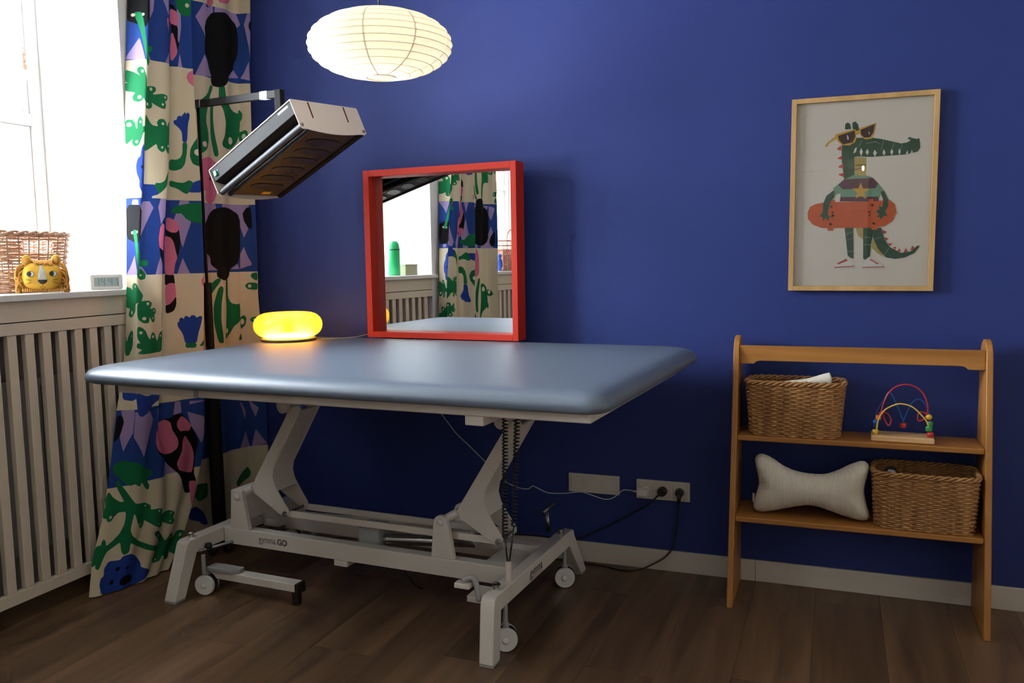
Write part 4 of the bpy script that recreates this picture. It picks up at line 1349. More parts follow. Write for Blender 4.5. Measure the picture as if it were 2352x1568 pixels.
def bar(p, q, w, h):
    d = (q - p).normalized()
    s = Vector((-d.y, d.x, 0))
    s = s.normalized() if s.length > 1e-5 else Vector((1, 0, 0))
    u = s.cross(d)
    vs = [r + s * a * w / 2 + u * b * h / 2 for r in (p, q) for a, b in ((-1, -1), (1, -1), (1, 1), (-1, 1))]
    return MB()._add(vs, [(0, 1, 2, 3), (7, 6, 5, 4), (0, 4, 5, 1), (1, 5, 6, 2), (2, 6, 7, 3), (3, 7, 4, 0)])


arm = bar(AP, AE, 0.022, 0.030).build('arm', 'black_metal', hl, bevel=0.002)
k0, k1 = AP + (AE - AP) * 0.80, AP + (AE - AP) * 0.88
bar(k0, k1, 0.0228, 0.0308).build('arm_label', 'label', arm)
bar(AP - d * 0.02, AP + d * 0.03, 0.030, 0.036).build('arm_joint', 'dark_steel', hl, bevel=0.003)
bar(AE + Vector((0, 0, 0.016)), Vector((AE.x, AE.y, 1.80)), 0.030, 0.030).build('drop_post', 'black_metal', hl, bevel=0.003)
MB().tube([(0, 0, 1.20), (0, 0, 2.00)], 0.0065, 10).build('inner_tube', 'black_metal', hl, smooth=True)
MB().tube([(0, 0, 0.74), (0, 0, 1.222)], 0.0185, 16).build('outer_tube', 'black_metal', hl, smooth=True, auto=True)
MB().tube([(0.0, 0, 0.03), (0.0, 0, 0.74)], 0.031, 16).build('lower_column', 'black_metal', hl, smooth=True, auto=True)
for k in range(4):
    a = (-1.25, -0.55, 0.55, 1.25)[k]
    x, y = 0.10 * math.cos(a), 0.10 * math.sin(a)
    lg = MB().tube([(0.02 * math.cos(a), 0.02 * math.sin(a), 0.075), (x, y, 0.058)], 0.014, 8).build('base_leg', 'black_metal', hl, smooth=True)
    MB().lathe([(0.018, -0.010), (0.024, -0.006), (0.024, 0.006), (0.018, 0.010)], 16, (x, y, 0.024), 'y').build('wheel', 'black', lg, smooth=True)
    MB().tube([(x, y, 0.055), (x, y, 0.03)], 0.007, 8).build('wheel_stem', 'dark_steel', lg, smooth=True)

# ================================================================== FRAMED PICTURE
PX0, PZ_0, PW_, PH_ = 2.604, 1.168, 0.500, 0.714
pf = thing('framed_picture', 'oak-framed crocodile poster hanging on the blue wall above the low shelf', 'picture', (PX0, -0.003, PZ_0))
pf.rotation_euler = (0, math.radians(0.3), 0)
FW = 0.018
MB().box(0, FW, -0.022, 0, 0, PH_).build('frame_side', 'frame_oak', pf, bevel=0.001)
MB().box(PW_ - FW, PW_, -0.022, 0, 0, PH_).build('frame_side', 'frame_oak', pf, bevel=0.001)
MB().box(FW + 0.0001, PW_ - FW - 0.0001, -0.022, 0, 0, FW).build('frame_rail', 'frame_oak', pf, bevel=0.001)
MB().box(FW + 0.0001, PW_ - FW - 0.0001, -0.022, 0, PH_ - FW, PH_).build('frame_rail', 'frame_oak', pf, bevel=0.001)
M_['poster_paper'] = mat('poster_paper', (0.80, 0.74, 0.65), 0.8, vary=0.03, scale=8)
MB().box(FW + 0.0002, PW_ - FW - 0.0002, -0.006, -0.002, FW + 0.0002, PH_ - FW - 0.0002).build('poster_sheet', 'poster_paper', pf)
INKC = {'green': (0.030, 0.090, 0.050), 'gold': (0.68, 0.38, 0.06), 'yellow': (0.50, 0.38, 0.12), 'brown': (0.050, 0.026, 0.022), 'white': (0.80, 0.78, 0.74), 'red': (0.55, 0.07, 0.05),
        'teal': (0.18, 0.36, 0.24), 'purple': (0.11, 0.040, 0.070), 'orange': (0.62, 0.11, 0.030), 'navy': (0.022, 0.016, 0.030), 'line': (0.22, 0.32, 0.22)}
names = list(INKC)
for k, c in INKC.items():
    M_['ink_' + k] = mat('poster_ink_' + k, c, 0.75, vary=0.10, scale=60)
pr = MB()
for i, s in enumerate(POSTER):
    w = s.split()
    pr.cur = names.index(w[0])
    pts = [tuple(int(v) / 1000 for v in q.split(',')) for q in w[1:]]
    if sum(pts[j][0] * pts[(j + 1) % len(pts)][1] - pts[(j + 1) % len(pts)][0] * pts[j][1] for j in range(len(pts))) < 0:
        pts = pts[::-1]
    pr.face([(x, -0.0062 - 0.00004 * i, z) for x, z in pts])
po = pr.build('printed_illustration', ['ink_' + k for k in names], pf)
MB().box(FW + 0.0002, PW_ - FW - 0.0002, -0.0145, -0.0125, FW + 0.0002, PH_ - FW - 0.0002).build('picture_glass', 'picture_pane', pf)

# ================================================================== SOCKETS AND CABLES
so1 = thing('blank_wall_plate', 'cream triple blank wall plate low on the blue wall, left of the sockets', 'wall plate', (1.8255, -0.0005, 0.344))
MB().box(-0.1115, 0.1115, -0.009, 0, -0.0405, 0.0405).build('plate', 'socket', so1, bevel=0.002)
so2 = thing('wall_socket', 'cream triple wall socket with three plugs in it, low on the blue wall', 'socket', (2.1215, -0.0005, 0.340))
MB().box(-0.1115, 0.1115, -0.009, 0, -0.0405, 0.0405).build('plate', 'socket', so2, bevel=0.002)
for t in (so1, so2):
    for i in (-1, 0, 1):
        MB().box(i * 0.071 - 0.0290, i * 0.071 + 0.0290, -0.0094, -0.0089, -0.0290, 0.0290).build('insert_gap', 'socket_line', t)
        ins = MB().box(i * 0.071 - 0.0282, i * 0.071 + 0.0282, -0.0115, -0.0092, -0.0282, 0.0282).build('insert', 'socket', t, bevel=0.001)
        if t is so2:
            MB().lathe([(0.0195, -0.0014), (0.0208, -0.0014), (0.0208, 0.0)], 28, (i * 0.071, -0.0115, 0), 'y', cap=False).build('socket_rim', 'socket_line', ins, smooth=True)
ch = thing('phone_charger', 'white charger plug with a white cord running from the socket to the ring lamp', 'charger', (2.0505, -0.012, 0.340))
MB().lathe([(0.0185, 0.0), (0.0185, -0.010)], 24, (0, 0, 0), 'y').build('plug_disc', 'white_plastic', ch, smooth=True, auto=True)
MB().box(-0.030, 0.016, -0.045, -0.0105, -0.018, 0.010).build('charger_body', 'white_plastic', ch, bevel=0.004)
MB().box(-0.046, -0.0305, -0.032, -0.022, -0.008, 0.0).build('connector', 'white_plastic', ch, bevel=0.002)


def wpath(pts, o):
    return [(x - o[0], y - o[1], z - o[2]) for x, y, z in pts]


co = (2.0505, -0.012, 0.340)
low = spline(wpath([(2.004, -0.039, 0.336), (1.985, -0.035, 0.337), (1.955, -0.025, 0.331), (1.915, -0.022, 0.296), (1.875, -0.022, 0.286), (1.815, -0.022, 0.300), (1.770, -0.022, 0.308),
                    (1.700, -0.022, 0.296), (1.625, -0.022, 0.292), (1.575, -0.022, 0.309), (1.552, -0.022, 0.316), (1.530, -0.022, 0.301), (1.478, -0.022, 0.305),
                    (1.420, -0.022, 0.330), (1.340, -0.022, 0.400), (1.255, -0.022, 0.475), (1.190, -0.022, 0.530), (1.125, -0.022, 0.608), (1.085, -0.022, 0.650), (1.092, -0.022, 0.664),
                    (1.040, -0.022, 0.740), (1.010, -0.022, 0.800), (1.000, -0.020, 0.880), (0.995, -0.0178, 0.960), (0.975, -0.0145, 0.975), (0.930, -0.0125, 0.972), (0.860, -0.0125, 0.972),
                    (0.775, -0.035, 0.972), (0.760, -0.135, 0.9675), (0.735, -0.170, 0.9668), (0.705, -0.215, 0.9668), (0.655, -0.255, 0.967)], co), 6)
MB().tube(low, 0.0022, 6).build('cord', 'cable_white', ch, smooth=True)
pc1 = thing('power_cord', 'black plug in the middle socket with a cord sagging left behind the table leg', 'power cord', (2.1215, -0.012, 0.340), group='black power cords in the wall socket')
MB().lathe([(0.0185, 0.0), (0.0190, -0.012), (0.0175, -0.026), (0.013, -0.030), (0.0, -0.030)], 26, (0, 0, 0), 'y').build('plug', 'black', pc1, smooth=True, auto=True)
o1 = (2.1215, -0.012, 0.340)
MB().tube(spline(wpath([(2.118, -0.030, 0.335), (2.100, -0.034, 0.318), (2.060, -0.030, 0.278), (1.990, -0.022, 0.232), (1.900, -0.020, 0.176), (1.810, -0.020, 0.128), (1.765, -0.020, 0.104), (1.690, -0.020, 0.092), (1.500, -0.020, 0.092), (1.20, -0.021, 0.060), (0.95, -0.020, 0.006), (0.70, -0.060, 0.005), (0.45, -0.16, 0.005), (0.30, -0.28, 0.006), (0.21, -0.36, 0.04), (0.17, -0.362, 0.06)], o1), 5), 0.0036, 7).build('cord', 'black', pc1, smooth=True)
pc2 = thing('power_cord', 'black plug in the right-hand socket with a cord dropping to the floor', 'power cord', (2.1925, -0.012, 0.340), group='black power cords in the wall socket')
MB().lathe([(0.0165, 0.0), (0.0170, -0.010), (0.0155, -0.022), (0.011, -0.026), (0.0, -0.026)], 26, (0, 0, 0), 'y').build('plug', 'black', pc2, smooth=True, auto=True)
MB().tube([(0.0, -0.017, -0.004), (-0.002, -0.018, -0.040)], [0.010, 0.006], 10).build('plug_neck', 'black', pc2, smooth=True)
o2 = (2.1925, -0.012, 0.340)
MB().tube(spline(wpath([(2.190, -0.030, 0.310), (2.188, -0.028, 0.250), (2.180, -0.024, 0.180), (2.168, -0.022, 0.115), (2.140, -0.030, 0.070), (2.095, -0.048, 0.040), (2.030, -0.070, 0.012), (1.960, -0.075, 0.0042), (1.880, -0.052, 0.0042), (1.800, -0.045, 0.0042), (1.700, -0.035, 0.0042), (1.45, -0.10, 0.0042), (1.30, -0.30, 0.0042), (1.25, -0.52, 0.0045), (1.17, -0.60, 0.19)], o2), 5), 0.0036, 7).build('cord', 'black', pc2, smooth=True)


# ================================================================== LOW SHELF
sh = thing('low_shelf', 'low two-tier beech shelf standing against the blue wall under the crocodile picture', 'shelf', (2.417, 0, 0))
SW, SHT = 0.868, 1.000


def front(z):
    return -0.315 + 0.17 * z


def side_panel(x0, x1):
    yb = -0.014
    pts = [(yb, 0.0), (front(0), 0.0)]
    pts += [(front(z), z) for z in (0.3, 0.6, 0.90)]
    c = (front(0.93) + yb) / 2
    r = (yb - front(0.93)) / 2
    pts += [(c - r * math.cos(a), 0.93 + 0.07 * math.sin(a)) for a in np.linspace(0.1, PI - 0.1, 11)]
    pts += [(yb, 0.92)]
    return MB().prism(pts, x0, x1, 'yz').build('side_panel', 'shelf_side', sh, bevel=0.004)


sp = side_panel(0.0, 0.022)
sp2 = side_panel(SW - 0.022, SW)
for z in (0.633, 0.334):
    MB().box(0.0225, SW - 0.0225, front(z) + 0.004, -0.016, z - 0.020, z).build('shelf_board', 'shelf_wood', sh, bevel=0.004)
x0, x1 = 0.0225, SW - 0.0225
rail = [(x0, 0.966), (x1, 0.966), (x1, 0.897), (x1 - 0.052, 0.897), (x1 - 0.062, 0.906), (x1 - 0.075, 0.909), (x0 + 0.075, 0.909), (x0 + 0.062, 0.906), (x0 + 0.052, 0.897), (x0, 0.897)]
MB().prism(rail, front(0.93) + 0.012, front(0.93) + 0.030, 'xz').build('top_rail', 'shelf_wood', sh, bevel=0.002)
for o, xs in ((sp, -0.003), (sp2, SW)):
    for z in (0.624, 0.324):
        MB().lathe([(0.0, 0.003), (0.006, 0.002), (0.007, 0.0)] if xs > 0 else [(0.0, 0.0), (0.006, 0.001), (0.007, 0.003)], 12, (xs, front(z) + 0.06, z), 'x').build('screw_cap', 'shelf_wood', o, smooth=True)


# ================================================================== WICKER
def super_path(a, b, n, e=5.0):
    t = np.linspace(0, 2 * PI, 1441)
    x = a * np.sign(np.cos(t)) * np.abs(np.cos(t)) ** (2 / e)
    y = b * np.sign(np.sin(t)) * np.abs(np.sin(t)) ** (2 / e)
    L = np.concatenate([[0], np.cumsum(np.hypot(np.diff(x), np.diff(y)))])
    s = np.linspace(0, L[-1], n + 1)[:-1]
    return np.interp(s, L, x), np.interp(s, L, y)


def wicker_basket(t, a, b, h, flare, rows, stakes, material, rs, gap=None, rim_r=0.006):
    """a, b: half sizes at the foot; flare: growth to the rim; gap: (u0, u1, z0, z1) an opening for a handle"""
    per = 4
    n = stakes * per
    ux, uy = super_path(1.0, b / a, n)
    nx, ny = np.roll(ux, 1) - np.roll(ux, -1), np.roll(uy, -1) - np.roll(uy, 1)
    nx, ny = ny, nx
    ln = np.hypot(nx, ny)
    nx, ny = nx / ln, ny / ln

    def ring(z, off):
        k = a * (1 + flare * z / h)
        return [(ux[i] * k + nx[i] * off[i], uy[i] * k + ny[i] * off[i]) for i in range(n)]

    dz = h / rows
    wv = MB()
    rnd = random.Random(3)
    for r in range(rows):
        z = dz * (r + 0.5)
        ph = PI * (r % 2)
        off = [rs * 0.8 * math.sin(PI * i / per + ph) + rnd.uniform(-1, 1) * rs * 0.18 for i in range(n)]
        pts = [(x, y, z + rnd.uniform(-1, 1) * dz * 0.10) for x, y in ring(z, off)]
        rr = dz * (0.42 if gap else 0.60)
        if gap and gap[2] < z < gap[3]:
            i0, i1 = int(gap[0] * n), int(gap[1] * n)
            pts = [pts[i % n] for i in range(i1, n + i0 + 1)]
            wv.tube(pts, rr, 5)
        else:
            wv.tube(pts, rr, 5, closed=True)
    w = wv.build('weave', material, t, smooth=True)
    w['kind'] = 'stuff'
    st = MB()
    for s in range(stakes):
        i = s * per
        pts = []
        for z in (0.0, h * 0.5, h):
            k = a * (1 + flare * z / h)
            pts.append((ux[i] * k, uy[i] * k, z))
        st.tube(pts, rs * 0.75, 5)
    so = st.build('stakes', material, t, smooth=True)
    so['kind'] = 'stuff'
    rim = MB()
    k = a * (1 + flare)
    for ph in (0, 2 * PI / 3, 4 * PI / 3):
        pts = []
        for i in range(n):
            ang = 2 * PI * i / (per * 3.0) + ph
            pts.append((ux[i] * k + nx[i] * rim_r * math.cos(ang), uy[i] * k + ny[i] * rim_r * math.cos(ang), h + rim_r * (0.6 + math.sin(ang))))
        rim.tube(pts, rim_r * 0.75, 6, closed=True)
    rim.build('rim', material, t, smooth=True)
    foot = MB()
    foot.prism([(ux[i] * a * 0.97, uy[i] * a * 0.97) for i in range(0, n, 2)], 0.001, 0.006, 'xy')
    foot.build('bottom', material, t)
    return t


b1 = thing('wicker_basket', 'brown wicker basket with a pale plush inside on the upper shelf', 'basket', (2.640, -0.117, 0.6335), math.radians(-1), group='wicker baskets on the low shelf')
wicker_basket(b1, 0.157, 0.078, 0.196, 0.10, 26, 38, 'wicker', 0.0038)
b2 = thing('wicker_basket', 'tan wicker basket beside the bone-shaped cushion on the lower shelf', 'basket', (3.083, -0.142, 0.3345), math.radians(-2), group='wicker baskets on the low shelf')
wicker_basket(b2, 0.158, 0.098, 0.192, 0.075, 26, 40, 'wicker', 0.0038)

ps = thing('plush_toy', 'pale printed plush toy peeking out of the upper wicker basket', 'soft toy', (2.66, -0.125, 0.762))
MB().tube(spline([(-0.115, 0.0, 0.005), (-0.060, -0.01, 0.040), (0.0, -0.012, 0.062), (0.060, -0.010, 0.078), (0.105, 0.0, 0.082)], 6), [0.010] + [0.022 + 0.006 * math.sin(i / 3.0) for i in range(23)] + [0.012], 14).build('body', 'cotton', ps, smooth=True)
MB().ball((-0.02, 0.01, 0.0), 0.11, 0.05, 0.045).build('lower_body', 'cotton', ps, smooth=True)
for x, y, z in ((-0.010, -0.034, 0.068), (-0.018, -0.032, 0.060), (0.020, -0.034, 0.074), (-0.055, -0.028, 0.052)):
    MB().ball((x, y, z), 0.0045, 0.0025, 0.0045, 8, 5).build('printed_spot', 'bead_wood', ps, smooth=True)
gt = thing('soft_toy', 'small grey soft toy inside the lower wicker basket', 'soft toy', (2.975, -0.125, 0.345))
MB().ball((0, 0, 0.09), 0.036, 0.04, 0.088).build('body', 'grey_plastic', gt, smooth=True)
MB().ball((0.0, -0.005, 0.170), 0.024, 0.024, 0.020).build('head', 'dark_steel', gt, smooth=True)

# bone-shaped corduroy cushion
M_['corduroy'] = mat('cream_corduroy', (0.66, 0.60, 0.50), 0.9, vary=0.03, scale=20)
nt = M_['corduroy'].node_tree
tcn = nt.nodes.new('ShaderNodeTexCoord')
wvn = nt.nodes.new('ShaderNodeTexWave')
wvn.inputs['Scale'].default_value = 62
wvn.bands_direction = 'X'
nt.links.new(tcn.outputs['Object'], wvn.inputs['Vector'])
bpn = nt.nodes.new('ShaderNodeBump')
bpn.inputs['Strength'].default_value = 0.6
bpn.inputs['Distance'].default_value = 0.0025
nt.links.new(wvn.outputs['Fac'], bpn.inputs['Height'])
nt.links.new(bpn.outputs[0], nt.nodes['Principled BSDF'].inputs['Normal'])
bo = thing('bone_cushion', 'cream corduroy bone-shaped cushion on the lower shelf', 'cushion', (2.700, -0.170, 0.3345), math.radians(-1))
bo.scale = (1.0, 1.0, 1.08)
ol = [(-0.198, 0.190), (-0.186, 0.205), (-0.168, 0.208), (-0.135, 0.196), (-0.095, 0.172), (-0.050, 0.156), (0.0, 0.150), (0.050, 0.153), (0.095, 0.170), (0.135, 0.192), (0.170, 0.206), (0.190, 0.204), (0.200, 0.188),
      (0.196, 0.160), (0.188, 0.125), (0.186, 0.100), (0.194, 0.062), (0.204, 0.028), (0.203, 0.010), (0.188, 0.001), (0.160, 0.003), (0.120, 0.012), (0.070, 0.026), (0.035, 0.036), (0.0, 0.040), (-0.035, 0.034),
      (-0.080, 0.022), (-0.130, 0.008), (-0.170, 0.0), (-0.195, 0.003), (-0.203, 0.020), (-0.196, 0.055), (-0.184, 0.095), (-0.186, 0.125), (-0.194, 0.160)]
olf = [(p.x, p.y) for p in spline([(x, z, 0) for x, z in ol], 3, closed=True)]
bc = cushion(olf, 0.12, 0.098, 0.125, 10)
weld(bc.build('cover', 'corduroy', bo, smooth=True))
MB().box(-0.207, -0.200, 0.01, 0.014, 0.030, 0.062).build('side_tag', 'grey_print', bo)

# bead maze
bm_ = thing('bead_maze', 'wooden bead maze toy with coloured wires on the upper shelf', 'toy', (3.008, -0.135, 0.6335), math.radians(-2))
MB().box(-0.103, 0.103, -0.050, 0.050, 0.0, 0.022).build('base', 'toy_wood', bm_, bevel=0.006, seg=3)


def wire(pts, m, r=0.0021):
    return MB().tube(spline(pts, 8), r, 7).build('wire', m, bm_, smooth=True)


arc = lambda x0, x1, z0, h, y0, y1: [(x0 + (x1 - x0) * (1 - math.cos(t)) / 2, y0 + (y1 - y0) * t / PI, z0 + h * math.sin(t)) for t in np.linspace(0, PI, 9)]
wire([(-0.090, -0.02, 0.02), (-0.086, -0.02, 0.070), (-0.070, -0.02, 0.105)] + [(-0.060, -0.02, 0.078), (-0.046, -0.02, 0.055), (-0.038, -0.02, 0.075), (-0.050, -0.02, 0.098), (-0.070, -0.02, 0.108)] + arc(-0.062, 0.078, 0.125, 0.080, -0.02, 0.0)[1:-1] + [(0.080, 0.0, 0.12), (0.072, 0.0, 0.085), (0.052, 0.0, 0.075), (0.050, 0.0, 0.098), (0.066, 0.0, 0.106), (0.088, 0.0, 0.085), (0.090, 0.0, 0.02)], 'wire_red', 0.0026)
wire([(-0.086, -0.03, 0.02), (-0.080, -0.03, 0.075), (-0.060, -0.03, 0.112), (-0.025, -0.03, 0.134), (0.0, -0.03, 0.137), (0.030, -0.03, 0.128), (0.060, -0.03, 0.100), (0.080, -0.03, 0.070), (0.088, -0.03, 0.02)], 'wire_yellow', 0.0026)
wire([(-0.092, 0.03, 0.02), (-0.086, 0.03, 0.090), (-0.060, 0.03, 0.145), (-0.040, 0.03, 0.165), (0.0, 0.02, 0.075), (0.002, 0.02, 0.055), (0.006, 0.02, 0.075), (0.030, 0.02, 0.135), (0.060, 0.03, 0.145), (0.086, 0.03, 0.100), (0.09, 0.03, 0.02)], 'wire_blue')
for c, r, m, kind in (((-0.089, -0.022, 0.032), 0.011, 'bead_yellow', 0), ((-0.089, -0.022, 0.049), 0.009, 'bead_navy', 1), ((-0.089, -0.022, 0.066), 0.010, 'bead_blue', 0), ((-0.080, -0.022, 0.083), 0.009, 'bead_orange', 1),
                      ((0.089, -0.026, 0.033), 0.012, 'bead_red', 0), ((0.084, -0.028, 0.053), 0.011, 'bead_green', 1), ((0.089, 0.0, 0.066), 0.010, 'bead_green', 1), ((0.085, 0.0, 0.090), 0.0105, 'bead_yellow', 0), ((0.003, 0.020, 0.052), 0.011, 'bead_red', 1)):
    if kind:
        MB().lathe([(0.0, -0.008), (r * 0.9, -0.008), (r, -0.006), (r, 0.006), (r * 0.9, 0.008), (0.0, 0.008)], 18, c).build('bead', m, bm_, smooth=True, auto=True)
    else:
        MB().ball(c, r, n=18, m=12).build('bead', m, bm_, smooth=True)

# ================================================================== WINDOWSILL
SZ = 1.2072
wb = thing('wicker_basket', 'pale open-weave wicker basket behind the lion cushion on the windowsill', 'basket', (-0.27, -1.005, SZ), math.radians(4))
wicker_basket(wb, 0.128, 0.160, 0.222, 0.18, 19, 26, 'wicker_pale', 0.0052, gap=(0.94, 1.06, 0.150, 0.197), rim_r=0.007)

li = thing('lion_cushion', 'mustard yellow lion-head cushion with yarn mane on the windowsill', 'soft toy', (-0.050, -1.050, SZ), math.radians(48))
li.scale = (0.80, 1.0, 1.0)
face = [(0.086 * math.copysign(abs(math.cos(t)) ** 0.78, math.cos(t)), 0.062 + 0.056 * math.copysign(abs(math.sin(t)) ** 0.78, math.sin(t))) for t in np.linspace(0, 2 * PI, 49)[:-1]]
weld(cushion(face, 0.045, 0.062, 0.078, 9).build('face', 'lion', li, smooth=True))


def surf(x, z):
    """depth of the face's front at (x, z)"""
    dx = max(0.0, abs(x) - 0.045) / 0.0415
    dz = abs(z - 0.062) / 0.0545
    q = min(1.0, (dx ** 2.4 + dz ** 2.4) ** (1 / 2.4))
    return -0.039 * math.sqrt(max(0.03, 1 - q * q))


def decal(pts, m, name, lift=0.0016):
    c = (sum(p[0] for p in pts) / len(pts), sum(p[1] for p in pts) / len(pts))
    n = len(pts)
    vs = [(c[0], surf(*c) - lift, c[1])]
    for k in (0.5, 1.0):
        vs += [(c[0] + (x - c[0]) * k, surf(c[0] + (x - c[0]) * k, c[1] + (z - c[1]) * k) - lift, c[1] + (z - c[1]) * k) for x, z in pts]
    fs = [(0, 1 + i, 1 + (i + 1) % n) for i in range(n)]
    fs += [(1 + i, 1 + n + i, 1 + n + (i + 1) % n, 1 + (i + 1) % n) for i in range(n)]
    return MB()._add(vs, fs).build(name, m, li)


def ell(cx, cz, rx, rz, n=20, a0=0.0, a1=2 * PI):
    return [(cx + rx * math.cos(t), cz + rz * math.sin(t)) for t in np.linspace(a0, a1, n + 1)[:-1]]


for ex in (-0.047, 0.047):
    decal(ell(ex, 0.072, 0.0155, 0.0105), 'ink', 'eye')
    decal(ell(ex + 0.0035, 0.072, 0.0105, 0.0085), 'white_print', 'eye_white', 0.0023)
    decal(ell(ex - 0.004, 0.0725, 0.0082, 0.0085), 'ink', 'pupil', 0.0030)
decal([(-0.008, 0.105), (0.004, 0.104), (0.013, 0.082), (0.020, 0.050), (-0.016, 0.049), (-0.013, 0.080)], 'grey_print', 'nose_bridge')
decal([(-0.018, 0.050), (0.021, 0.050), (0.019, 0.042), (0.010, 0.035), (0.0, 0.033), (-0.009, 0.036), (-0.016, 0.043)], 'ink', 'nose', 0.0024)


def stroke(pts, r=0.0009):
    q = [(p.x, surf(p.x, p.z) - 0.001, p.z) for p in spline([(x, 0, z) for x, z in pts], 5)]
    return MB().tube(q, r, 5).build('stitch', 'ink', li, smooth=True)


stroke([(0.001, 0.033), (0.001, 0.022)])
stroke([(-0.010, 0.024), (-0.005, 0.018), (0.001, 0.0165), (0.007, 0.018), (0.012, 0.024)])
for s in (-1, 1):
    stroke([(s * 0.045, 0.048), (s * 0.068, 0.052)])
    stroke([(s * 0.045, 0.041), (s * 0.066, 0.035)])
    for fx, fz in ((0.036, 0.050), (0.030, 0.043), (0.036, 0.038)):
        decal(ell(s * fx, fz, 0.0014, 0.0014, 8), 'white_print', 'freckle')
for s in (-1, 1):
    e = MB().lathe([(0.0, -0.010), (0.014, -0.009), (0.021, -0.002), (0.022, 0.004), (0.016, 0.010), (0.0, 0.011)], 18, (s * 0.062, 0.004, 0.122), 'y').build('ear', 'lion_ear', li, smooth=True)
    MB().lathe([(0.0, -0.002), (0.010, -0.001), (0.012, 0.001)], 14, (s * 0.062, -0.0065, 0.120), 'y').build('inner_ear', 'mane', e, smooth=True)
mn = MB()
rnd = random.Random(5)
for i in range(46):                                     # yarn loops down both sides and along the top
    s = -1 if i % 2 else 1
    t = rnd.random()
    x0 = s * (0.078 + 0.010 * rnd.random())
    z0 = 0.100 - 0.085 * t
    y0 = rnd.uniform(-0.012, 0.022)
    mn.tube(spline([(x0 - s * 0.006, y0, z0 + 0.012), (x0 + s * 0.014, y0 - 0.004, z0), (x0 + s * (0.018 + 0.008 * rnd.random()), y0 - 0.006, max(0.006, z0 - 0.030)), (x0 + s * 0.008, y0 - 0.004, max(0.005, z0 - 0.042))], 4), 0.0042, 6)
for i in range(26):
    x0 = -0.045 + 0.09 * i / 25
    mn.tube(spline([(x0, 0.02, 0.112), (x0 * 0.9 + 0.004, -0.008, 0.121), (x0 * 0.75 + 0.012, -0.026, 0.108 + rnd.uniform(-0.006, 0.004))], 4), 0.0028, 5)
for i in range(20):
    x0 = -0.085 + 0.17 * i / 19
    mn.tube(spline([(x0, 0.0, 0.022), (x0 + 0.004, -0.016, 0.012), (x0 + 0.002, -0.022, 0.0045)], 3), 0.0042, 6)
mo_ = mn.build('yarn_mane', 'mane', li, smooth=True)
mo_['kind'] = 'stuff'

ck = thing('digital_clock', 'small white digital clock on the windowsill next to the curtain', 'clock', (-0.055, -0.742, SZ), math.radians(44))
cl = [(p[0], p[1]) for p in [(-0.060, 0.004), (-0.056, 0.0), (0.056, 0.0), (0.060, 0.004), (0.060, 0.058), (0.056, 0.062), (-0.056, 0.062), (-0.060, 0.058)]]
MB().prism(cl, -0.012, 0.016, 'xz').build('case', 'white_plastic', ck, bevel=0.003)
MB().box(-0.046, 0.047, -0.0127, -0.0119, 0.013, 0.050).build('screen', 'lcd', ck)
SEG = {'1': 'bc', '4': 'fgbc'}
dg = MB()
for i, c in enumerate('1441'):
    cx = -0.034 + 0.0215 * i + (0.006 if i > 1 else 0.0)
    w_, zb, zm, zt_ = 0.0055, 0.018, 0.0315, 0.045
    t_ = 0.0012
    for g in SEG[c]:
        if g == 'b':
            dg.box(cx + w_ - t_, cx + w_ + t_, -0.0131, -0.0128, zm + 0.001, zt_)
        if g == 'c':
            dg.box(cx + w_ - t_, cx + w_ + t_, -0.0131, -0.0128, zb, zm - 0.001)
        if g == 'f':
            dg.box(cx - w_ - t_, cx - w_ + t_, -0.0131, -0.0128, zm + 0.001, zt_)
        if g == 'g':
            dg.box(cx - w_ + t_, cx + w_ - t_, -0.0131, -0.0128, zm - 0.001, zm + 0.001)
dg.build('digits', 'lcd_ink', ck)

bs = thing('beaded_pull', 'beaded wooden blind pull hanging in front of the window', 'blind pull', (-0.43, -0.748, 2.14))
MB().tube([(0, 0, 0.085), (0, 0, 0.44)], 0.0010, 5).build('string', 'cotton', bs)
for z, r in ((0.004, 0.0135), (0.027, 0.0095), (0.040, 0.006), (0.053, 0.0075), (0.066, 0.004), (0.078, 0.004)):
    MB().ball((0, 0, z), r, n=14, m=9).build('bead', 'bead_wood', bs, smooth=True)
MB().lathe([(0.0, -0.055), (0.011, -0.052), (0.014, -0.030), (0.006, -0.012), (0.0, -0.010)], 14).build('tassel', 'white_print', bs, smooth=True)

# ------------------------------------------------------------------ things on the sills that only the mirror shows
gb = thing('drinking_bottle', 'green drinking bottle on the windowsill, reflected in the red mirror', 'bottle', (-0.10, -1.46, SZ))
MB().lathe([(0.0, 0.0), (0.036, 0.0), (0.039, 0.006), (0.039, 0.175), (0.034, 0.205), (0.022, 0.222), (0.0, 0.226)], 28).build('body', 'green_bottle', gb, smooth=True, auto=True)
MB().lathe([(0.0395, 0.165), (0.0398, 0.168), (0.0395, 0.171)], 28, cap=False).build('lid_seam', 'black', gb)
ob = thing('storage_box', 'small olive box on the windowsill, reflected in the red mirror beside the bottle', 'box', (-0.10, -1.59, SZ), 0.1)
MB().box(-0.05, 0.05, -0.06, 0.06, 0.0, 0.062).build('box_body', 'olive_box', ob, bevel=0.002)
MB().box(-0.052, 0.052, -0.062, 0.062, 0.0622, 0.072).build('lid', 'olive_box', ob, bevel=0.002)
rk = thing('rattan_basket', 'tall rattan lattice basket on the far windowsill, reflected in the red mirror', 'basket', (-0.10, -2.95, SZ))
for z in np.linspace(0.01, 0.24, 7):
    MB().tube([(0.07 * math.cos(a), 0.13 * math.sin(a), z) for a in np.linspace(0, 2 * PI, 33)[:-1]], 0.0040, 6, closed=True).build('hoop', 'wicker_pale', rk, smooth=True)
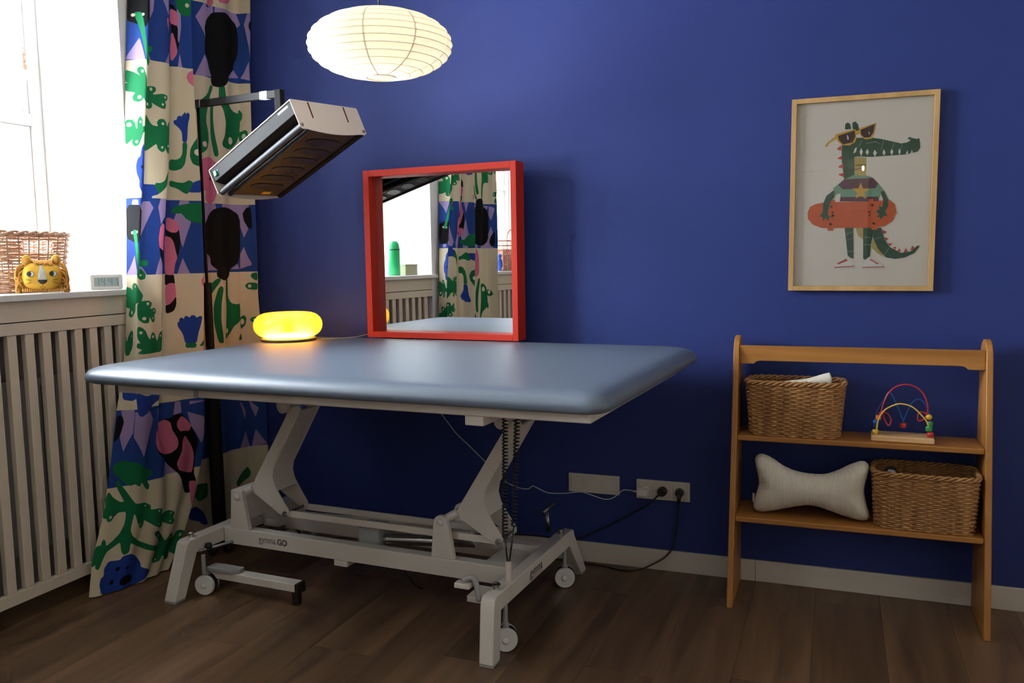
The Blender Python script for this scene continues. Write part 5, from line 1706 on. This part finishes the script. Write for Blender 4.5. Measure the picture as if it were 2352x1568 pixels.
for k in range(16):
    a = 2 * PI * k / 16
    MB().tube([(0.07 * math.cos(a), 0.13 * math.sin(a), 0.002), (0.07 * math.cos(a), 0.13 * math.sin(a), 0.245)], 0.0036, 6).build('stake', 'wicker_pale', rk, smooth=True)
MB().tube(spline([(0.07, -0.07, 0.24), (0.07, -0.045, 0.30), (0.07, 0.0, 0.325), (0.07, 0.045, 0.30), (0.07, 0.07, 0.24)], 6), 0.005, 6).build('handle', 'wicker_pale', rk, smooth=True)
MB().prism([(0.066 * math.cos(a), 0.126 * math.sin(a)) for a in np.linspace(0, 2 * PI, 25)[:-1]], 0.0, 0.004, 'xy').build('bottom', 'wicker_pale', rk)
pk = thing('gift_box', 'dusty pink box inside the rattan basket, reflected in the red mirror', 'box', (-0.10, -2.95, SZ + 0.005))
MB().box(-0.035, 0.035, -0.085, 0.075, 0.0, 0.17).build('box_body', 'pink_box', pk, bevel=0.003)
MB().box(0.0352, 0.0356, -0.06, 0.05, 0.125, 0.128).build('printed_line', 'white_print', pk)
bt = thing('cloth_toy', 'blue cloth toy leaning on the far windowsill, reflected in the red mirror', 'soft toy', (-0.03, -2.76, SZ))
MB().ball((0, 0, 0.055), 0.022, 0.028, 0.055).build('body', 'blue_toy', bt, smooth=True)
MB().ball((0, 0, 0.118), 0.018, 0.020, 0.018).build('head', 'blue_toy', bt, smooth=True)

# bare bulb near the door behind the camera: a spark in the picture glass
wl_ = thing('bulb_lamp', 'small bare bulb lamp behind the camera, a bright spark in the picture glass', 'lamp', (2.98, -4.95, 2.06))
MB().tube([(0, 0, 0.06), (0, 0, RZ - 2.06)], 0.003, 6).build('cord', 'black', wl_)
MB().tube([(0, 0, 0.028), (0, 0, 0.07)], 0.016, 10).build('lamp_holder', 'black', wl_, smooth=True, auto=True)
M_['bulb2'] = glow_mat('warm_filament_bulb', (1.0, 0.70, 0.36), 300.0)
MB().ball((0, 0, 0.0), 0.010, 0.010, 0.022).build('bulb', 'bulb2', wl_, smooth=True)

bpy.context.view_layer.update()
